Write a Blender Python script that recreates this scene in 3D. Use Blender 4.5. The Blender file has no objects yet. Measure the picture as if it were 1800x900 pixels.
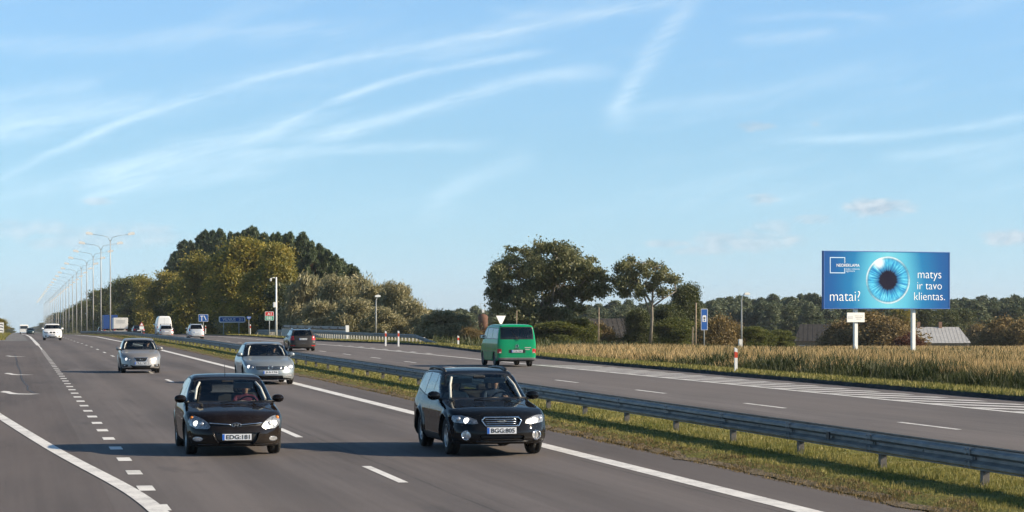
import bpy, bmesh, math, random
import numpy as np
from mathutils import Vector, Matrix, Euler

SC = bpy.context.scene
COL = SC.collection
RAD = math.radians
TH = math.atan(874/4250)            # yaw of the lens against the road, which runs along +Y
CT, ST = math.cos(TH), math.sin(TH)
CAMZ = 2.5

# ---------------------------------------------------------------- camera
cam_data = bpy.data.cameras.new('camera')
cam_data.sensor_width = 36.0
cam_data.lens = 85.0
cam_data.shift_y = (551-450)/1800
cam_data.clip_start = 0.5
cam_data.clip_end = 12000
cam = bpy.data.objects.new('camera', cam_data)
cam.location = (0, 0, CAMZ)
cam.rotation_euler = (RAD(90), 0, -TH)
COL.objects.link(cam)
SC.camera = cam

# ---------------------------------------------------------------- sun, exposure
SUN_EL = RAD(26.0)
SUN_AZ_X = -TH - RAD(7.0)           # angle of the sun's heading from +X (counter-clockwise)
sun_data = bpy.data.lights.new('sun', 'SUN')
sun_data.energy = 5.0
sun_data.angle = RAD(0.53)
sun_data.color = (1.0, 0.84, 0.62)
sun = bpy.data.objects.new('sun', sun_data)
sdir = Vector((math.cos(SUN_EL)*math.cos(SUN_AZ_X), math.cos(SUN_EL)*math.sin(SUN_AZ_X), math.sin(SUN_EL)))
sun.rotation_euler = sdir.to_track_quat('Z', 'Y').to_euler()
sun.location = (60, -20, 60)
COL.objects.link(sun)
SC.view_settings.view_transform = 'Standard'
SC.view_settings.look = 'None'
SC.view_settings.exposure = 0.75
SC.view_settings.gamma = 1.0
SC.view_settings.use_curve_mapping = False
SC.cycles.use_denoising = True
SC.cycles.use_adaptive_sampling = True
SC.cycles.adaptive_threshold = 0.02
SC.cycles.adaptive_min_samples = 8
SC.cycles.max_bounces = 8
SC.cycles.transparent_max_bounces = 16
SC.cycles.caustics_reflective = False
SC.cycles.caustics_refractive = False
SC.cycles.sample_clamp_indirect = 6.0

# ---------------------------------------------------------------- small node language
class S:
    """wraps a node socket so that shader arithmetic can be written as expressions"""
    def __init__(self, nt, sock): self.nt, self.s = nt, sock
    def _m(self, op, *a, clamp=False):
        n = self.nt.nodes.new('ShaderNodeMath'); n.operation = op; n.use_clamp = clamp
        for i, v in enumerate((self,)+a):
            if isinstance(v, S): self.nt.links.new(v.s, n.inputs[i])
            else: n.inputs[i].default_value = v
        return S(self.nt, n.outputs[0])
    def __add__(self, o): return self._m('ADD', o)
    __radd__ = __add__
    def __sub__(self, o): return self._m('SUBTRACT', o)
    def __rsub__(self, o): return (self*-1.0)+o
    def __mul__(self, o): return self._m('MULTIPLY', o)
    __rmul__ = __mul__
    def __truediv__(self, o): return self._m('DIVIDE', o)
    def abs(self): return self._m('ABSOLUTE')
    def pow(self, p): return self._m('POWER', p)
    def mn(self, o): return self._m('MINIMUM', o)
    def mx(self, o): return self._m('MAXIMUM', o)
    def sat(self): return self._m('ADD', 0.0, clamp=True)
    def exp(self): return self._m('EXPONENT')
    def step(self, lo, hi):
        n = self.nt.nodes.new('ShaderNodeMapRange'); n.interpolation_type = 'SMOOTHSTEP'
        self.nt.links.new(self.s, n.inputs['Value'])
        n.inputs['From Min'].default_value = lo; n.inputs['From Max'].default_value = hi
        return S(self.nt, n.outputs['Result'])

def comb(nt, x, y, z):
    n = nt.nodes.new('ShaderNodeCombineXYZ')
    for i, v in enumerate((x, y, z)):
        if isinstance(v, S): nt.links.new(v.s, n.inputs[i])
        else: n.inputs[i].default_value = v
    return S(nt, n.outputs[0])
def sep(nt, v):
    n = nt.nodes.new('ShaderNodeSeparateXYZ'); nt.links.new(v.s, n.inputs[0])
    return [S(nt, n.outputs[i]) for i in range(3)]
def noise(nt, vec, scale, detail=4.0, rough=0.55, color=False):
    n = nt.nodes.new('ShaderNodeTexNoise')
    if vec is not None: nt.links.new(vec.s, n.inputs['Vector'])
    n.inputs['Scale'].default_value = scale; n.inputs['Detail'].default_value = detail
    n.inputs['Roughness'].default_value = rough
    return S(nt, n.outputs['Color' if color else 'Fac'])
def coord(nt, which='Object'):
    n = nt.nodes.new('ShaderNodeTexCoord'); return S(nt, n.outputs[which])
def mixc(nt, fac, a, b, blend='MIX'):
    n = nt.nodes.new('ShaderNodeMix'); n.data_type = 'RGBA'; n.blend_type = blend
    for sock, v in ((n.inputs[0], fac), (n.inputs[6], a), (n.inputs[7], b)):
        if isinstance(v, S): nt.links.new(v.s, sock)
        elif isinstance(v, (int, float)): sock.default_value = v
        else: sock.default_value = (v[0], v[1], v[2], 1)
    return S(nt, n.outputs[2])
def ramp(nt, fac, stops):
    n = nt.nodes.new('ShaderNodeValToRGB'); nt.links.new(fac.s, n.inputs[0])
    el = n.color_ramp.elements
    while len(el) < len(stops): el.new(0.5)
    for e, (p, c) in zip(el, stops): e.position = p; e.color = (c[0], c[1], c[2], 1)
    return S(nt, n.outputs[0])

# ---------------------------------------------------------------- world: sky with cirrus and trails
def px_az(px): return TH + math.atan((px-900)/4250)
def px_el(px, py): return math.atan((551-py)/4250*math.cos(math.atan((px-900)/4250)))
world = bpy.data.worlds.new('World'); SC.world = world
world.use_nodes = True
wn = world.node_tree; wn.nodes.clear()
sky = wn.nodes.new('ShaderNodeTexSky'); sky.sky_type = 'NISHITA'
sky.sun_disc = False
sky.sun_elevation = SUN_EL
sky.sun_rotation = math.pi/2 - SUN_AZ_X
sky.altitude = 100; sky.air_density = 1.0; sky.dust_density = 0.35; sky.ozone_density = 3.2
D = coord(wn, 'Generated')
dx, dy, dz = sep(wn, D)
AZ = dx._m('ARCTAN2', dy)                        # clockwise from +Y
EL = dz._m('ARCSINE')
K = 4250.0
A = AZ*K; Ez = EL*K                              # both in units of about a 4250th of a radian
wob = noise(wn, comb(wn, A*0.006, Ez*0.02, 0.0), 1.0, 5.0, 0.6) - 0.5
wob2 = noise(wn, comb(wn, A*0.003, Ez*0.012, 7.3), 1.0, 3.0, 0.5) - 0.5
fray = noise(wn, comb(wn, A*0.004 + Ez*0.006, Ez*0.03 - A*0.008, 2.0), 1.0, 5.0, 0.62)
fibre = noise(wn, comb(wn, A*0.012 + Ez*0.02, Ez*0.16 - A*0.045, 5.0), 1.0, 4.0, 0.65)
streaks = None
def streak(pts, width, strength, soft=1.0):
    """a cirrus trail: three or more sky points, a parabola fitted through them in azimuth and elevation"""
    global streaks
    a = np.array([px_az(p[0])*K for p in pts]); e = np.array([px_el(*p)*K for p in pts])
    vert = np.ptp(e) > np.ptp(a)
    u, v = (e, a) if vert else (a, e)
    U, V = (Ez, A) if vert else (A, Ez)
    u0 = u.mean(); sc = np.ptp(u)/2
    c = np.polyfit((u-u0)/sc, v, min(len(pts)-1, 3))
    t = (U - u0)/sc
    poly = None
    for co in c: poly = (t*0.0 + float(co)) if poly is None else poly*t + float(co)
    d = (V - poly + wob*width*1.8 + wob2*width*2.6).abs()/(width*1.25)
    m = (d*d*-1.1).exp()*((1.25-t.abs())/0.45).sat()
    m = m*(fray*2.4 - 0.45 + (fibre-.5)*1.5).sat()*strength*0.62
    streaks = m if streaks is None else streaks.mx(m) + streaks.mn(m)*0.3
streak([(70,278),(330,176),(520,122),(700,88),(940,45),(1190,-2)], 7, 0.65)
streak([(300,190),(520,124),(700,90),(940,48)], 22, 0.22)
streak([(500,216),(560,187),(700,141),(850,107),(950,94)], 6, 0.7)
streak([(160,318),(300,280),(420,250),(520,208)], 20, 0.5)
streak([(560,238),(700,203),(830,165),(1070,128)], 11, 0.6)
streak([(1205,5),(1160,75),(1130,110),(1105,160),(1085,208)], 18, 0.62)
streak([(-40,246),(130,207),(270,184)], 16, 0.5)
streak([(-40,180),(70,160),(160,145)], 12, 0.4)
streak([(-40,84),(300,70),(640,50)], 13, 0.4)
streak([(380,278),(600,262),(840,252)], 8, 0.35)
streak([(150,352),(210,334),(290,316)], 7, 0.4)
streak([(1380,248),(1600,236),(1820,204)], 7, 0.42)
streak([(1560,275),(1700,262),(1820,240)], 9, 0.3)
streak([(1100,196),(1330,160),(1560,118)], 14, 0.28)
streak([(1300,72),(1380,68),(1460,58)], 9, 0.4)
streak([(1300,34),(1420,28),(1540,30)], 6, 0.34)
streak([(760,360),(830,315),(940,272)], 18, 0.28)
streak([(880,20),(1040,24),(1190,2)], 8, 0.35)
win = (1.0 - (AZ-TH).abs().step(.30, .36))*(1.0 - EL.step(.17, .21))
wisp = noise(wn, comb(wn, A*0.0016 + Ez*0.001, Ez*0.009 - A*0.0022, 4.0), 1.0, 5.0, 0.6).step(0.48, 0.82)*0.34
wisp = wisp*Ez.step(40, 260)
cirrus = (streaks*win + wisp).sat()
puffs = None
puffn = noise(wn, comb(wn, A*0.022, Ez*0.05, 1.0), 1.0, 5.0, 0.6) - 0.5
def puff(px, py, rx, ry, strength):
    global puffs
    a0, e0 = px_az(px)*K, px_el(px, py)*K
    q = ((A-a0)/rx); w = ((Ez-e0)/ry)
    m = (1.25 - (q*q + w*w) + puffn*2.8).step(0.0, 1.3)*strength
    puffs = m if puffs is None else puffs.mx(m)
puff(1325,222,38,10,.5); puff(1545,366,66,20,.85); puff(1342,350,30,13,.6); puff(1775,418,60,16,.75)
puff(1310,424,110,20,.55); puff(1180,428,52,8,.5); puff(170,353,30,8,.5); puff(40,402,90,18,.4); puff(200,415,130,26,.4)
puff(1240,440,60,10,.5); puff(1430,385,46,9,.4); puff(110,428,80,14,.4); puff(1432,217,12,6,.3); puff(1360,398,40,14,.4)
lit = noise(wn, comb(wn, A*0.022 - 0.35, Ez*0.05 + 0.25, 1.0), 1.0, 5.0, 0.6) - 0.5
skyv = wn.nodes.new('ShaderNodeRGBToBW'); wn.links.new(sky.outputs[0], skyv.inputs[0])
skyv = S(wn, skyv.outputs[0])
def scaled(col, v):
    n = wn.nodes.new('ShaderNodeVectorMath'); n.operation = 'SCALE'
    if isinstance(col, S): wn.links.new(col.s, n.inputs[0])
    else: n.inputs[0].default_value = col
    wn.links.new(v.s, n.inputs['Scale'])
    return S(wn, n.outputs[0])
hue = ramp(wn, EL/1.5708, [(0.0, (.53,.75,.92)), (.018, (.40,.65,.82)), (.044, (.335,.615,.86)), (.085, (.365,.71,1.14)), (.30, (.26,.56,1.02)), (1.0, (.17,.42,1.0))])
skyc = mixc(wn, 0.85, S(wn, sky.outputs[0]), scaled(hue, skyv*1.28))        # clean northern air: paler blue than the model's dusty rim
c1 = mixc(wn, cirrus*0.85, skyc, scaled((1.28, 1.5, 1.62), skyv))
puffcol = mixc(wn, (0.5 + (puffn - lit)*3.2).sat(), scaled((0.56, 0.68, 0.82), skyv), scaled((0.92, 0.98, 1.04), skyv))
c2 = mixc(wn, puffs*win*0.85, c1, puffcol)
c0 = mixc(wn, wisp*0.85, skyc, scaled((1.28, 1.5, 1.62), skyv))   # the sky round about: the same thin cirrus without single trails
BGS = 0.106
bgs = []
for c in (c0, c2):
    bg = wn.nodes.new('ShaderNodeBackground'); bg.inputs['Strength'].default_value = BGS
    wn.links.new(c.s, bg.inputs['Color']); bgs.append(bg)
mx = wn.nodes.new('ShaderNodeMixShader')
wn.links.new(win._m('GREATER_THAN', 0.0001).s, mx.inputs[0])
wn.links.new(bgs[0].outputs[0], mx.inputs[1]); wn.links.new(bgs[1].outputs[0], mx.inputs[2])
wo = wn.nodes.new('ShaderNodeOutputWorld'); wn.links.new(mx.outputs[0], wo.inputs['Surface'])
world.cycles.sampling_method = 'MANUAL'; world.cycles.sample_map_resolution = 512

# ---------------------------------------------------------------- terrain and picture geometry
def zp(Y):
    """height of the road along its length: level, then falling away gently"""
    return np.interp(Y, [-100, 180, 300, 410, 540, 800, 1500, 6000], [0, 0, -.35, -1.05, -2.1, -4.0, -9.4, -44])
def zfield(Y):
    return np.interp(Y, [-100, 60, 100, 150, 200, 250, 300, 500, 700, 1200, 6000], [0, 0, -.15, -.5, -.95, -1.5, -2.1, -5.5, -9.5, -13, -46])
def sstep(x, a, b):
    t = np.clip((np.asarray(x, float)-a)/(b-a), 0, 1); return t*t*(3-2*t)
def terrain(X, Y):
    X = np.asarray(X, float); Y = np.asarray(Y, float)
    w = sstep(X, 40, 75)
    z = zp(Y)*(1-w) + zfield(Y)*w
    fade = 1-sstep(Y, 105, 165)
    e = X - 31.9                                       # ditch behind the right verge, and the bank beyond it
    z = z - fade*.75*np.exp(-(e/1.25)**2) + fade*.16*sstep(X, 32.6, 34.9)*(1-sstep(X, 38, 60))
    z = z - .15*(1-fade)*sstep(X, 29.5, 33.0)*(1-sstep(Y, 180, 230))
    return z
def at(px, py, d):
    """world point seen at picture point (px, py) of the 1800x900 frame at depth d"""
    xc = (px-900)/4250*d
    return Vector((xc*CT + d*ST, -xc*ST + d*CT, CAMZ - (py-551)/4250*d))
def on_ground(px, d, dz=0.0):
    p = at(px, 551, d); p.z = float(terrain(p.x, p.y)) + dz; return p

# ---------------------------------------------------------------- objects
def link(o, parent=None):
    COL.objects.link(o)
    if parent is not None: o.parent = parent
    return o
def tag(o, label=None, cat=None, group=None, kind=None):
    for k, v in (('label', label), ('category', cat), ('group', group), ('kind', kind)):
        if v: o[k] = v
    return o
def empty(name, loc=(0,0,0), rz=0.0, label=None, cat=None, group=None):
    o = bpy.data.objects.new(name, None); o.empty_display_size = 0.2
    o.location = loc; o.rotation_euler = (0, 0, rz); COL.objects.link(o)
    return tag(o, label, cat, group)
def mesh_np(name, v, quads=None, tris=None, mats=(), fm=None, smooth=False, parent=None):
    """mesh object from numpy arrays"""
    me = bpy.data.meshes.new(name)
    v = np.asarray(v, np.float32).reshape(-1, 3)
    loops = []; starts = []; n = 0
    q = np.zeros((0,4), int) if quads is None else np.asarray(quads, int).reshape(-1, 4)
    t = np.zeros((0,3), int) if tris is None else np.asarray(tris, int).reshape(-1, 3)
    loops = np.concatenate([q.ravel(), t.ravel()]).astype(np.int32)
    starts = np.concatenate([np.arange(len(q))*4, len(q)*4 + np.arange(len(t))*3]).astype(np.int32)
    me.vertices.add(len(v)); me.vertices.foreach_set('co', v.ravel())
    me.loops.add(len(loops)); me.loops.foreach_set('vertex_index', loops)
    me.polygons.add(len(starts)); me.polygons.foreach_set('loop_start', starts)
    for m in (mats if isinstance(mats, (list, tuple)) else [mats]): me.materials.append(m)
    if fm is not None: me.polygons.foreach_set('material_index', np.asarray(fm, np.int32))
    me.update(calc_edges=True)
    if smooth: me.polygons.foreach_set('use_smooth', np.ones(len(starts), bool))
    me.validate()
    return link(bpy.data.objects.new(name, me), parent)
class MB:
    """collects simple solids and links them as one mesh"""
    def __init__(self): self.v = []; self.f = []; self.m = []; self.sm = []
    def add(self, verts, faces, mi=0, smooth=False):
        b = len(self.v); self.v += [tuple(p) for p in verts]
        for f in faces: self.f.append(tuple(b+i for i in f)); self.m.append(mi); self.sm.append(smooth)
        return self
    def box(self, c, s, mi=0, rz=0.0, M=None):
        P = []
        for i in range(8):
            p = Vector((s[0]/2*(1 if i & 1 else -1), s[1]/2*(1 if i & 2 else -1), s[2]/2*(1 if i & 4 else -1)))
            if rz: p = Matrix.Rotation(rz, 3, 'Z') @ p
            if M is not None: p = M @ p
            P.append(p + Vector(c))
        return self.add(P, [(0,2,3,1),(4,5,7,6),(0,1,5,4),(2,6,7,3),(0,4,6,2),(1,3,7,5)], mi)
    def rbox(self, c, s, r=0.02, mi=0, M=None):
        """box with chamfered edges"""
        hx, hy, hz = s[0]/2, s[1]/2, s[2]/2
        r = min(r, hx*.9, hy*.9, hz*.9); P = []; idx = {}
        for sx in (-1,1):
            for sy in (-1,1):
                for sz in (-1,1):
                    for k in range(3):
                        p = Vector((sx*(hx-(r if k != 0 else 0)), sy*(hy-(r if k != 1 else 0)), sz*(hz-(r if k != 2 else 0))))
                        idx[sx,sy,sz,k] = len(P); P.append((M @ p if M is not None else p) + Vector(c))
        F = []
        for a in range(3):
            b, d = (a+1) % 3, (a+2) % 3
            for s0 in (-1,1):
                q = []
                for sb, sd in ((-1,-1),(1,-1),(1,1),(-1,1)):
                    k = [0,0,0]; k[a] = s0; k[b] = sb; k[d] = sd; q.append(idx[k[0],k[1],k[2],a])
                F.append(tuple(q if s0 > 0 else q[::-1]))
            for sb in (-1,1):
                for sd in (-1,1):
                    k1 = [0,0,0]; k2 = [0,0,0]; k1[a] = -1; k2[a] = 1
                    for k in (k1,k2): k[b] = sb; k[d] = sd
                    q = (idx[(*k1,b)], idx[(*k2,b)], idx[(*k2,d)], idx[(*k1,d)])
                    F.append(q if sb*sd > 0 else q[::-1])
        for sx in (-1,1):
            for sy in (-1,1):
                for sz in (-1,1):
                    q = (idx[sx,sy,sz,0], idx[sx,sy,sz,1], idx[sx,sy,sz,2]); F.append(q if sx*sy*sz > 0 else q[::-1])
        return self.add(P, F, mi)
    def tube(self, pts, radii, n=8, mi=0, smooth=True, caps=True):
        pts = [Vector(p) for p in pts]
        if isinstance(radii, (int, float)): radii = [radii]*len(pts)
        P = []; up = None
        for i, p in enumerate(pts):
            t = (pts[min(i+1, len(pts)-1)] - pts[max(i-1, 0)]).normalized()
            if up is None: up = Vector((0,0,1)) if abs(t.z) < .9 else Vector((1,0,0))
            a = t.cross(up).normalized(); b = a.cross(t).normalized(); up = b
            for k in range(n):
                w = 2*math.pi*k/n; P.append(p + radii[i]*(math.cos(w)*a + math.sin(w)*b))
        F = []
        for i in range(len(pts)-1):
            for k in range(n):
                F.append((i*n+k, (i+1)*n+k, (i+1)*n+(k+1) % n, i*n+(k+1) % n))
        self.add(P, F, mi, smooth)
        if caps:
            b = len(self.v) - len(P)
            self.f.append(tuple(b+k for k in range(n))); self.m.append(mi); self.sm.append(False)
            e = b+(len(pts)-1)*n
            self.f.append(tuple(e+k for k in reversed(range(n)))); self.m.append(mi); self.sm.append(False)
        return self
    def lathe(self, prof, M=None, n=24, mi=0, smooth=True):
        """profile of (radius, height) turned about Z"""
        P = []; F = []
        for r, h in prof:
            for k in range(n):
                w = 2*math.pi*k/n; p = Vector((r*math.cos(w), r*math.sin(w), h)); P.append(M @ p if M is not None else p)
        for i in range(len(prof)-1):
            for k in range(n):
                F.append((i*n+k, i*n+(k+1) % n, (i+1)*n+(k+1) % n, (i+1)*n+k))
        return self.add(P, F, mi, smooth)
    def prism(self, poly, y0, y1, mi=0, M=None):
        """polygon in XZ extruded along Y"""
        n = len(poly)
        P = [Vector((x, y0, z)) for x, z in poly] + [Vector((x, y1, z)) for x, z in poly]
        if M is not None: P = [M @ p for p in P]
        F = [tuple(range(n)), tuple(range(2*n-1, n-1, -1))]
        for i in range(n):
            j = (i+1) % n; F.append((j, i, n+i, n+j))
        return self.add(P, F, mi)
    def build(self, name, mats, parent=None, fix=True):
        me = bpy.data.meshes.new(name)
        me.from_pydata(self.v, [], self.f)
        for m in (mats if isinstance(mats, (list, tuple)) else [mats]): me.materials.append(m)
        me.polygons.foreach_set('material_index', self.m)
        me.polygons.foreach_set('use_smooth', self.sm)
        if fix:
            bm = bmesh.new(); bm.from_mesh(me); bmesh.ops.recalc_face_normals(bm, faces=bm.faces); bm.to_mesh(me); bm.free()
        me.update()
        return link(bpy.data.objects.new(name, me), parent)
def copy_tree(o, parent=None):
    c = o.copy(); COL.objects.link(c); c.parent = parent
    for ch in list(o.children): copy_tree(ch, c)
    return c
def text_mesh(name, body, size, mat, parent=None, M=None, align='CENTER', depth=0.004, wide=1.0, res=3, bold=0.0):
    """flat lettering in the XZ plane facing -Y, turned into a mesh"""
    cu = bpy.data.curves.new(name, 'FONT'); cu.body = body; cu.size = size; cu.align_x = align; cu.align_y = 'CENTER'
    cu.extrude = depth; cu.resolution_u = res; cu.offset = bold
    to = bpy.data.objects.new(name, cu); COL.objects.link(to)
    dg = bpy.context.evaluated_depsgraph_get()
    me = bpy.data.meshes.new_from_object(to.evaluated_get(dg))
    bpy.data.objects.remove(to)
    R = Matrix.Rotation(RAD(90), 4, 'X') @ Matrix.Diagonal((wide, 1, 1, 1))
    me.transform((M if M is not None else Matrix.Identity(4)) @ R)
    me.materials.clear(); me.materials.append(mat)
    return link(bpy.data.objects.new(name, me), parent)

# ---------------------------------------------------------------- materials
MATS = {}
def pbr(name, col=(.5,.5,.5), rough=.5, metal=0.0, spec=0.5, var=0.0, vscale=4.0, bump=0.0, bscale=30.0, coat=0.0, emit=None, estr=0.0, dirt=None, dscale=3.0, damt=0.5):
    """Principled surface whose colour varies with noise"""
    if name in MATS: return MATS[name]
    m = bpy.data.materials.new(name); m.use_nodes = True; nt = m.node_tree
    b = nt.nodes['Principled BSDF']
    b.inputs['Roughness'].default_value = rough; b.inputs['Metallic'].default_value = metal
    b.inputs['Specular IOR Level'].default_value = spec
    b.inputs['Coat Weight'].default_value = coat; b.inputs['Coat Roughness'].default_value = 0.03
    oc = coord(nt)
    c = None
    if var > 0:
        nz = noise(nt, oc, vscale, 5.0, 0.6)
        c = mixc(nt, nz.step(.25, .75), [x*(1-var) for x in col], [min(1, x*(1+var)) for x in col])
    if dirt is not None:
        nz2 = noise(nt, oc, dscale, 6.0, 0.65).step(.5, .8)*damt
        c = mixc(nt, nz2, c if c is not None else col, dirt)
    if c is not None: nt.links.new(c.s, b.inputs['Base Color'])
    else: b.inputs['Base Color'].default_value = (*col, 1)
    if bump > 0:
        bn = nt.nodes.new('ShaderNodeBump'); bn.inputs['Strength'].default_value = bump; bn.inputs['Distance'].default_value = .02
        nt.links.new(noise(nt, oc, bscale, 4.0).s, bn.inputs['Height']); nt.links.new(bn.outputs[0], b.inputs['Normal'])
    if emit is not None:
        b.inputs['Emission Color'].default_value = (*emit, 1); b.inputs['Emission Strength'].default_value = estr
    MATS[name] = m
    return m

# ================================================================ ground, roads, markings
def asphalt(name, base, warm, tracks=(), bands=(), seams=()):
    m = bpy.data.materials.new(name); m.use_nodes = True; nt = m.node_tree; b = nt.nodes['Principled BSDF']
    oc = coord(nt); x, y, z = sep(nt, oc)
    fine = noise(nt, oc, 24.0, 4.0, 0.75)
    mid = noise(nt, comb(nt, x*1.3, y*0.12, 0.0), 1.0, 5.0, 0.6)
    big = noise(nt, comb(nt, x*0.25, y*0.03, 3.0), 1.0, 4.0, 0.55)
    streak_n = noise(nt, comb(nt, x*5.0, y*0.035, 8.0), 1.0, 5.0, 0.65)
    fine = fine.step(.3,.7); midc = mid.step(.3,.7); bigc = big.step(.3,.7); strc = streak_n.step(.3,.7)
    f = 0.77 + (fine-.5)*0.34 + (midc-0.5)*0.30 + (bigc-0.5)*0.34 + (strc-0.5)*0.26
    for x0, w, k in tracks:                       # polished or stained wheel paths
        d = (x - x0)/w
        f = f*(1.0 + ((d*d*-1.0).exp())*k*(0.6 + mid*0.8))
    for x0, x1, k in bands:                       # an older or newer paver's width
        f = f*(1.0 + x.step(x0-.15, x0+.15)*(1.0 - x.step(x1-.15, x1+.15))*k)
    sp = (noise(nt, oc, 7.0, 2.0, 0.5).step(.70, .77)*0.22 + noise(nt, comb(nt, x*0.9, y*0.22, 5.0), 1.0, 4.0, .6).step(.60,.72)*0.30).sat()
    c = mixc(nt, (f*0.8).sat(), [v*0.45 for v in base], [v*1.45 for v in base])
    c = mixc(nt, big.step(.35,.7)*0.5, c, warm)
    c = mixc(nt, sp, c, (.028,.028,.03))
    for xs in seams:                              # paving joints, sealed and wandering a little
        jx = x - xs + (noise(nt, comb(nt, 0.0, y*0.25, xs), 1.0, 3.0)-.5)*.16
        c = mixc(nt, ((1.0 - jx.abs()/.028).sat()*noise(nt, comb(nt, xs, y*0.5, 1.0), 1.0, 3.0).step(.35,.55)*.75), c, (.03,.029,.028))
    nt.links.new(c.s, b.inputs['Base Color'])
    b.inputs['Roughness'].default_value = .82; b.inputs['Specular IOR Level'].default_value = .35
    bn = nt.nodes.new('ShaderNodeBump'); bn.inputs['Strength'].default_value = .35; bn.inputs['Distance'].default_value = .012
    nt.links.new(noise(nt, oc, 90.0, 3.0, .7).s, bn.inputs['Height']); nt.links.new(bn.outputs[0], b.inputs['Normal'])
    return m
m_road = asphalt('asphalt_main', (.100,.087,.082), (.122,.103,.092),
    tracks=((2.9,.42,.3),(4.7,.42,.3),(3.8,.45,-.34),(6.7,.42,.28),(8.6,.42,.28),(7.7,.45,-.34),(10.5,.6,-.2)), seams=(5.95, 9.45))
m_exit = asphalt('asphalt_exit_lane', (.092,.078,.072), (.108,.088,.079))
m_right = asphalt('asphalt_right', (.120,.106,.100), (.138,.117,.105), tracks=((17.0,.5,.24),(18.8,.5,.24),(17.9,.45,-.22),(21.3,.45,.16),(23.2,.45,.16)), bands=((20.2,24.6,-.22),), seams=(20.25,))
m_old = asphalt('asphalt_old_shoulder', (.15,.145,.14), (.16,.15,.14))
def paint(name, col):
    m = bpy.data.materials.new(name); m.use_nodes = True; nt = m.node_tree; b = nt.nodes['Principled BSDF']
    oc = coord(nt)
    n1 = noise(nt, oc, 12.0, 6.0, .7); n2 = noise(nt, oc, 1.3, 4.0, .6)
    n3 = noise(nt, oc, 40.0, 3.0, .7)
    wear = ((n1*0.6 + n2*0.55).step(.5, .74)*0.55 + n3.step(.55,.75)*.25).sat()
    c = mixc(nt, wear, col, (.2,.19,.18))
    nt.links.new(c.s, b.inputs['Base Color']); b.inputs['Roughness'].default_value = .6
    return m
m_paint = paint('road_paint', (.74,.72,.68))

def soil_mat(name, stops, dry, scale=1.0):
    m = bpy.data.materials.new(name); m.use_nodes = True; nt = m.node_tree; b = nt.nodes['Principled BSDF']
    oc = coord(nt)
    a = noise(nt, oc, 0.35*scale, 5.0, .6); d = noise(nt, oc, 5.0*scale, 4.0, .6)
    c = ramp(nt, (a*0.6 + d*0.4), stops)
    c = mixc(nt, noise(nt, oc, 0.06*scale, 3.0).step(.45,.7)*0.6, c, dry)
    nt.links.new(c.s, b.inputs['Base Color']); b.inputs['Roughness'].default_value = .95
    b.inputs['Specular IOR Level'].default_value = .1
    bn = nt.nodes.new('ShaderNodeBump'); bn.inputs['Strength'].default_value = .8; bn.inputs['Distance'].default_value = .06
    nt.links.new(noise(nt, oc, 14.0, 4.0).s, bn.inputs['Height']); nt.links.new(bn.outputs[0], b.inputs['Normal'])
    return m
m_ground = soil_mat('meadow_ground', [(.3,(.06,.075,.02)),(.5,(.12,.115,.035)),(.7,(.19,.16,.065))], (.21,.165,.075))
m_median = soil_mat('median_turf', [(.3,(.07,.095,.02)),(.5,(.14,.14,.04)),(.7,(.21,.18,.07))], (.17,.15,.05), 1.6)
m_dirt = soil_mat('road_edge_dirt', [(.3,(.14,.11,.075)),(.5,(.19,.15,.095)),(.7,(.23,.19,.13))], (.17,.13,.09), 3.0)

Ys = np.unique(np.concatenate([np.arange(-40, 260, 5.0), np.arange(260, 700, 12.0), np.geomspace(700, 6000, 30)]))
XR = [-1500,-700,-350,-180,-90,-45,-20,-12,-8,-6, 10.9,11.2, 15.35,15.7, 27.9,28.6,29.5,30.3,31.2,31.7,32.2,32.7,33.2,33.8,34.4,35,36,38,40,45,50,56,62,68,75,85,100,130,180,260,400,700,1200,2400,4500]
def right_edge(Y):
    return np.interp(Y, [-50, 120, 150, 186, 205, 226, 260, 6000], [28.0, 28.2, 29.2, 31.4, 30.8, 28.7, 28.0, 27.6])
# ground: one sheet to the horizon, dipping a little under the paved strips
GX, GY = np.meshgrid(np.array(XR, float), Ys)
GZ = terrain(GX, GY)
GX2 = GX.copy()
paved = ((GX2 > -7) & (GX2 < 11.1)) | ((GX2 > 15.5) & (GX2 < right_edge(GY)))
GZ = GZ - np.where(paved, .10, .012)
ny, nx = GX.shape
ii = np.arange((ny-1)*(nx-1)); r_, c_ = ii//(nx-1), ii % (nx-1)
gq = np.stack([r_*nx+c_, r_*nx+c_+1, (r_+1)*nx+c_+1, (r_+1)*nx+c_], 1)
ground = tag(mesh_np('ground', np.stack([GX2, GY, GZ], -1).reshape(-1,3), gq, mats=m_ground, smooth=True), kind='structure')

def strip(name, xl, xr, ys, mat, dz=0.0, parent=None, cols=1, thick=0.0):
    """a sheet between two lateral offsets (numbers or functions of Y) that follows the road"""
    ys = np.asarray(ys, float)
    L = xl(ys) if callable(xl) else np.full_like(ys, xl)
    R = xr(ys) if callable(xr) else np.full_like(ys, xr)
    t = np.linspace(0, 1, cols+1)
    X = L[:,None]*(1-t) + R[:,None]*t
    Y = np.repeat(ys[:,None], cols+1, 1); Z = np.repeat((zp(ys)+dz)[:,None], cols+1, 1)
    n = cols+1; k = np.arange((len(ys)-1)*cols); r, c = k//cols, k % cols
    q = np.stack([r*n+c, r*n+c+1, (r+1)*n+c+1, (r+1)*n+c], 1)
    return mesh_np(name, np.stack([X,Y,Z],-1).reshape(-1,3), q, mats=mat, parent=parent)
ROADY = np.unique(np.concatenate([np.arange(-40, 420, 4.0), np.arange(420, 900, 12.0), np.geomspace(900, 5800, 24)]))
road_left = tag(strip('road_left', 1.25, 11.25, ROADY, m_road), kind='structure')
ylane = ROADY[ROADY <= 240]
exit_lane = tag(strip('deceleration_lane', lambda y: -4.4+0*y, 1.25, ylane, m_exit), kind='structure')
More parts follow.
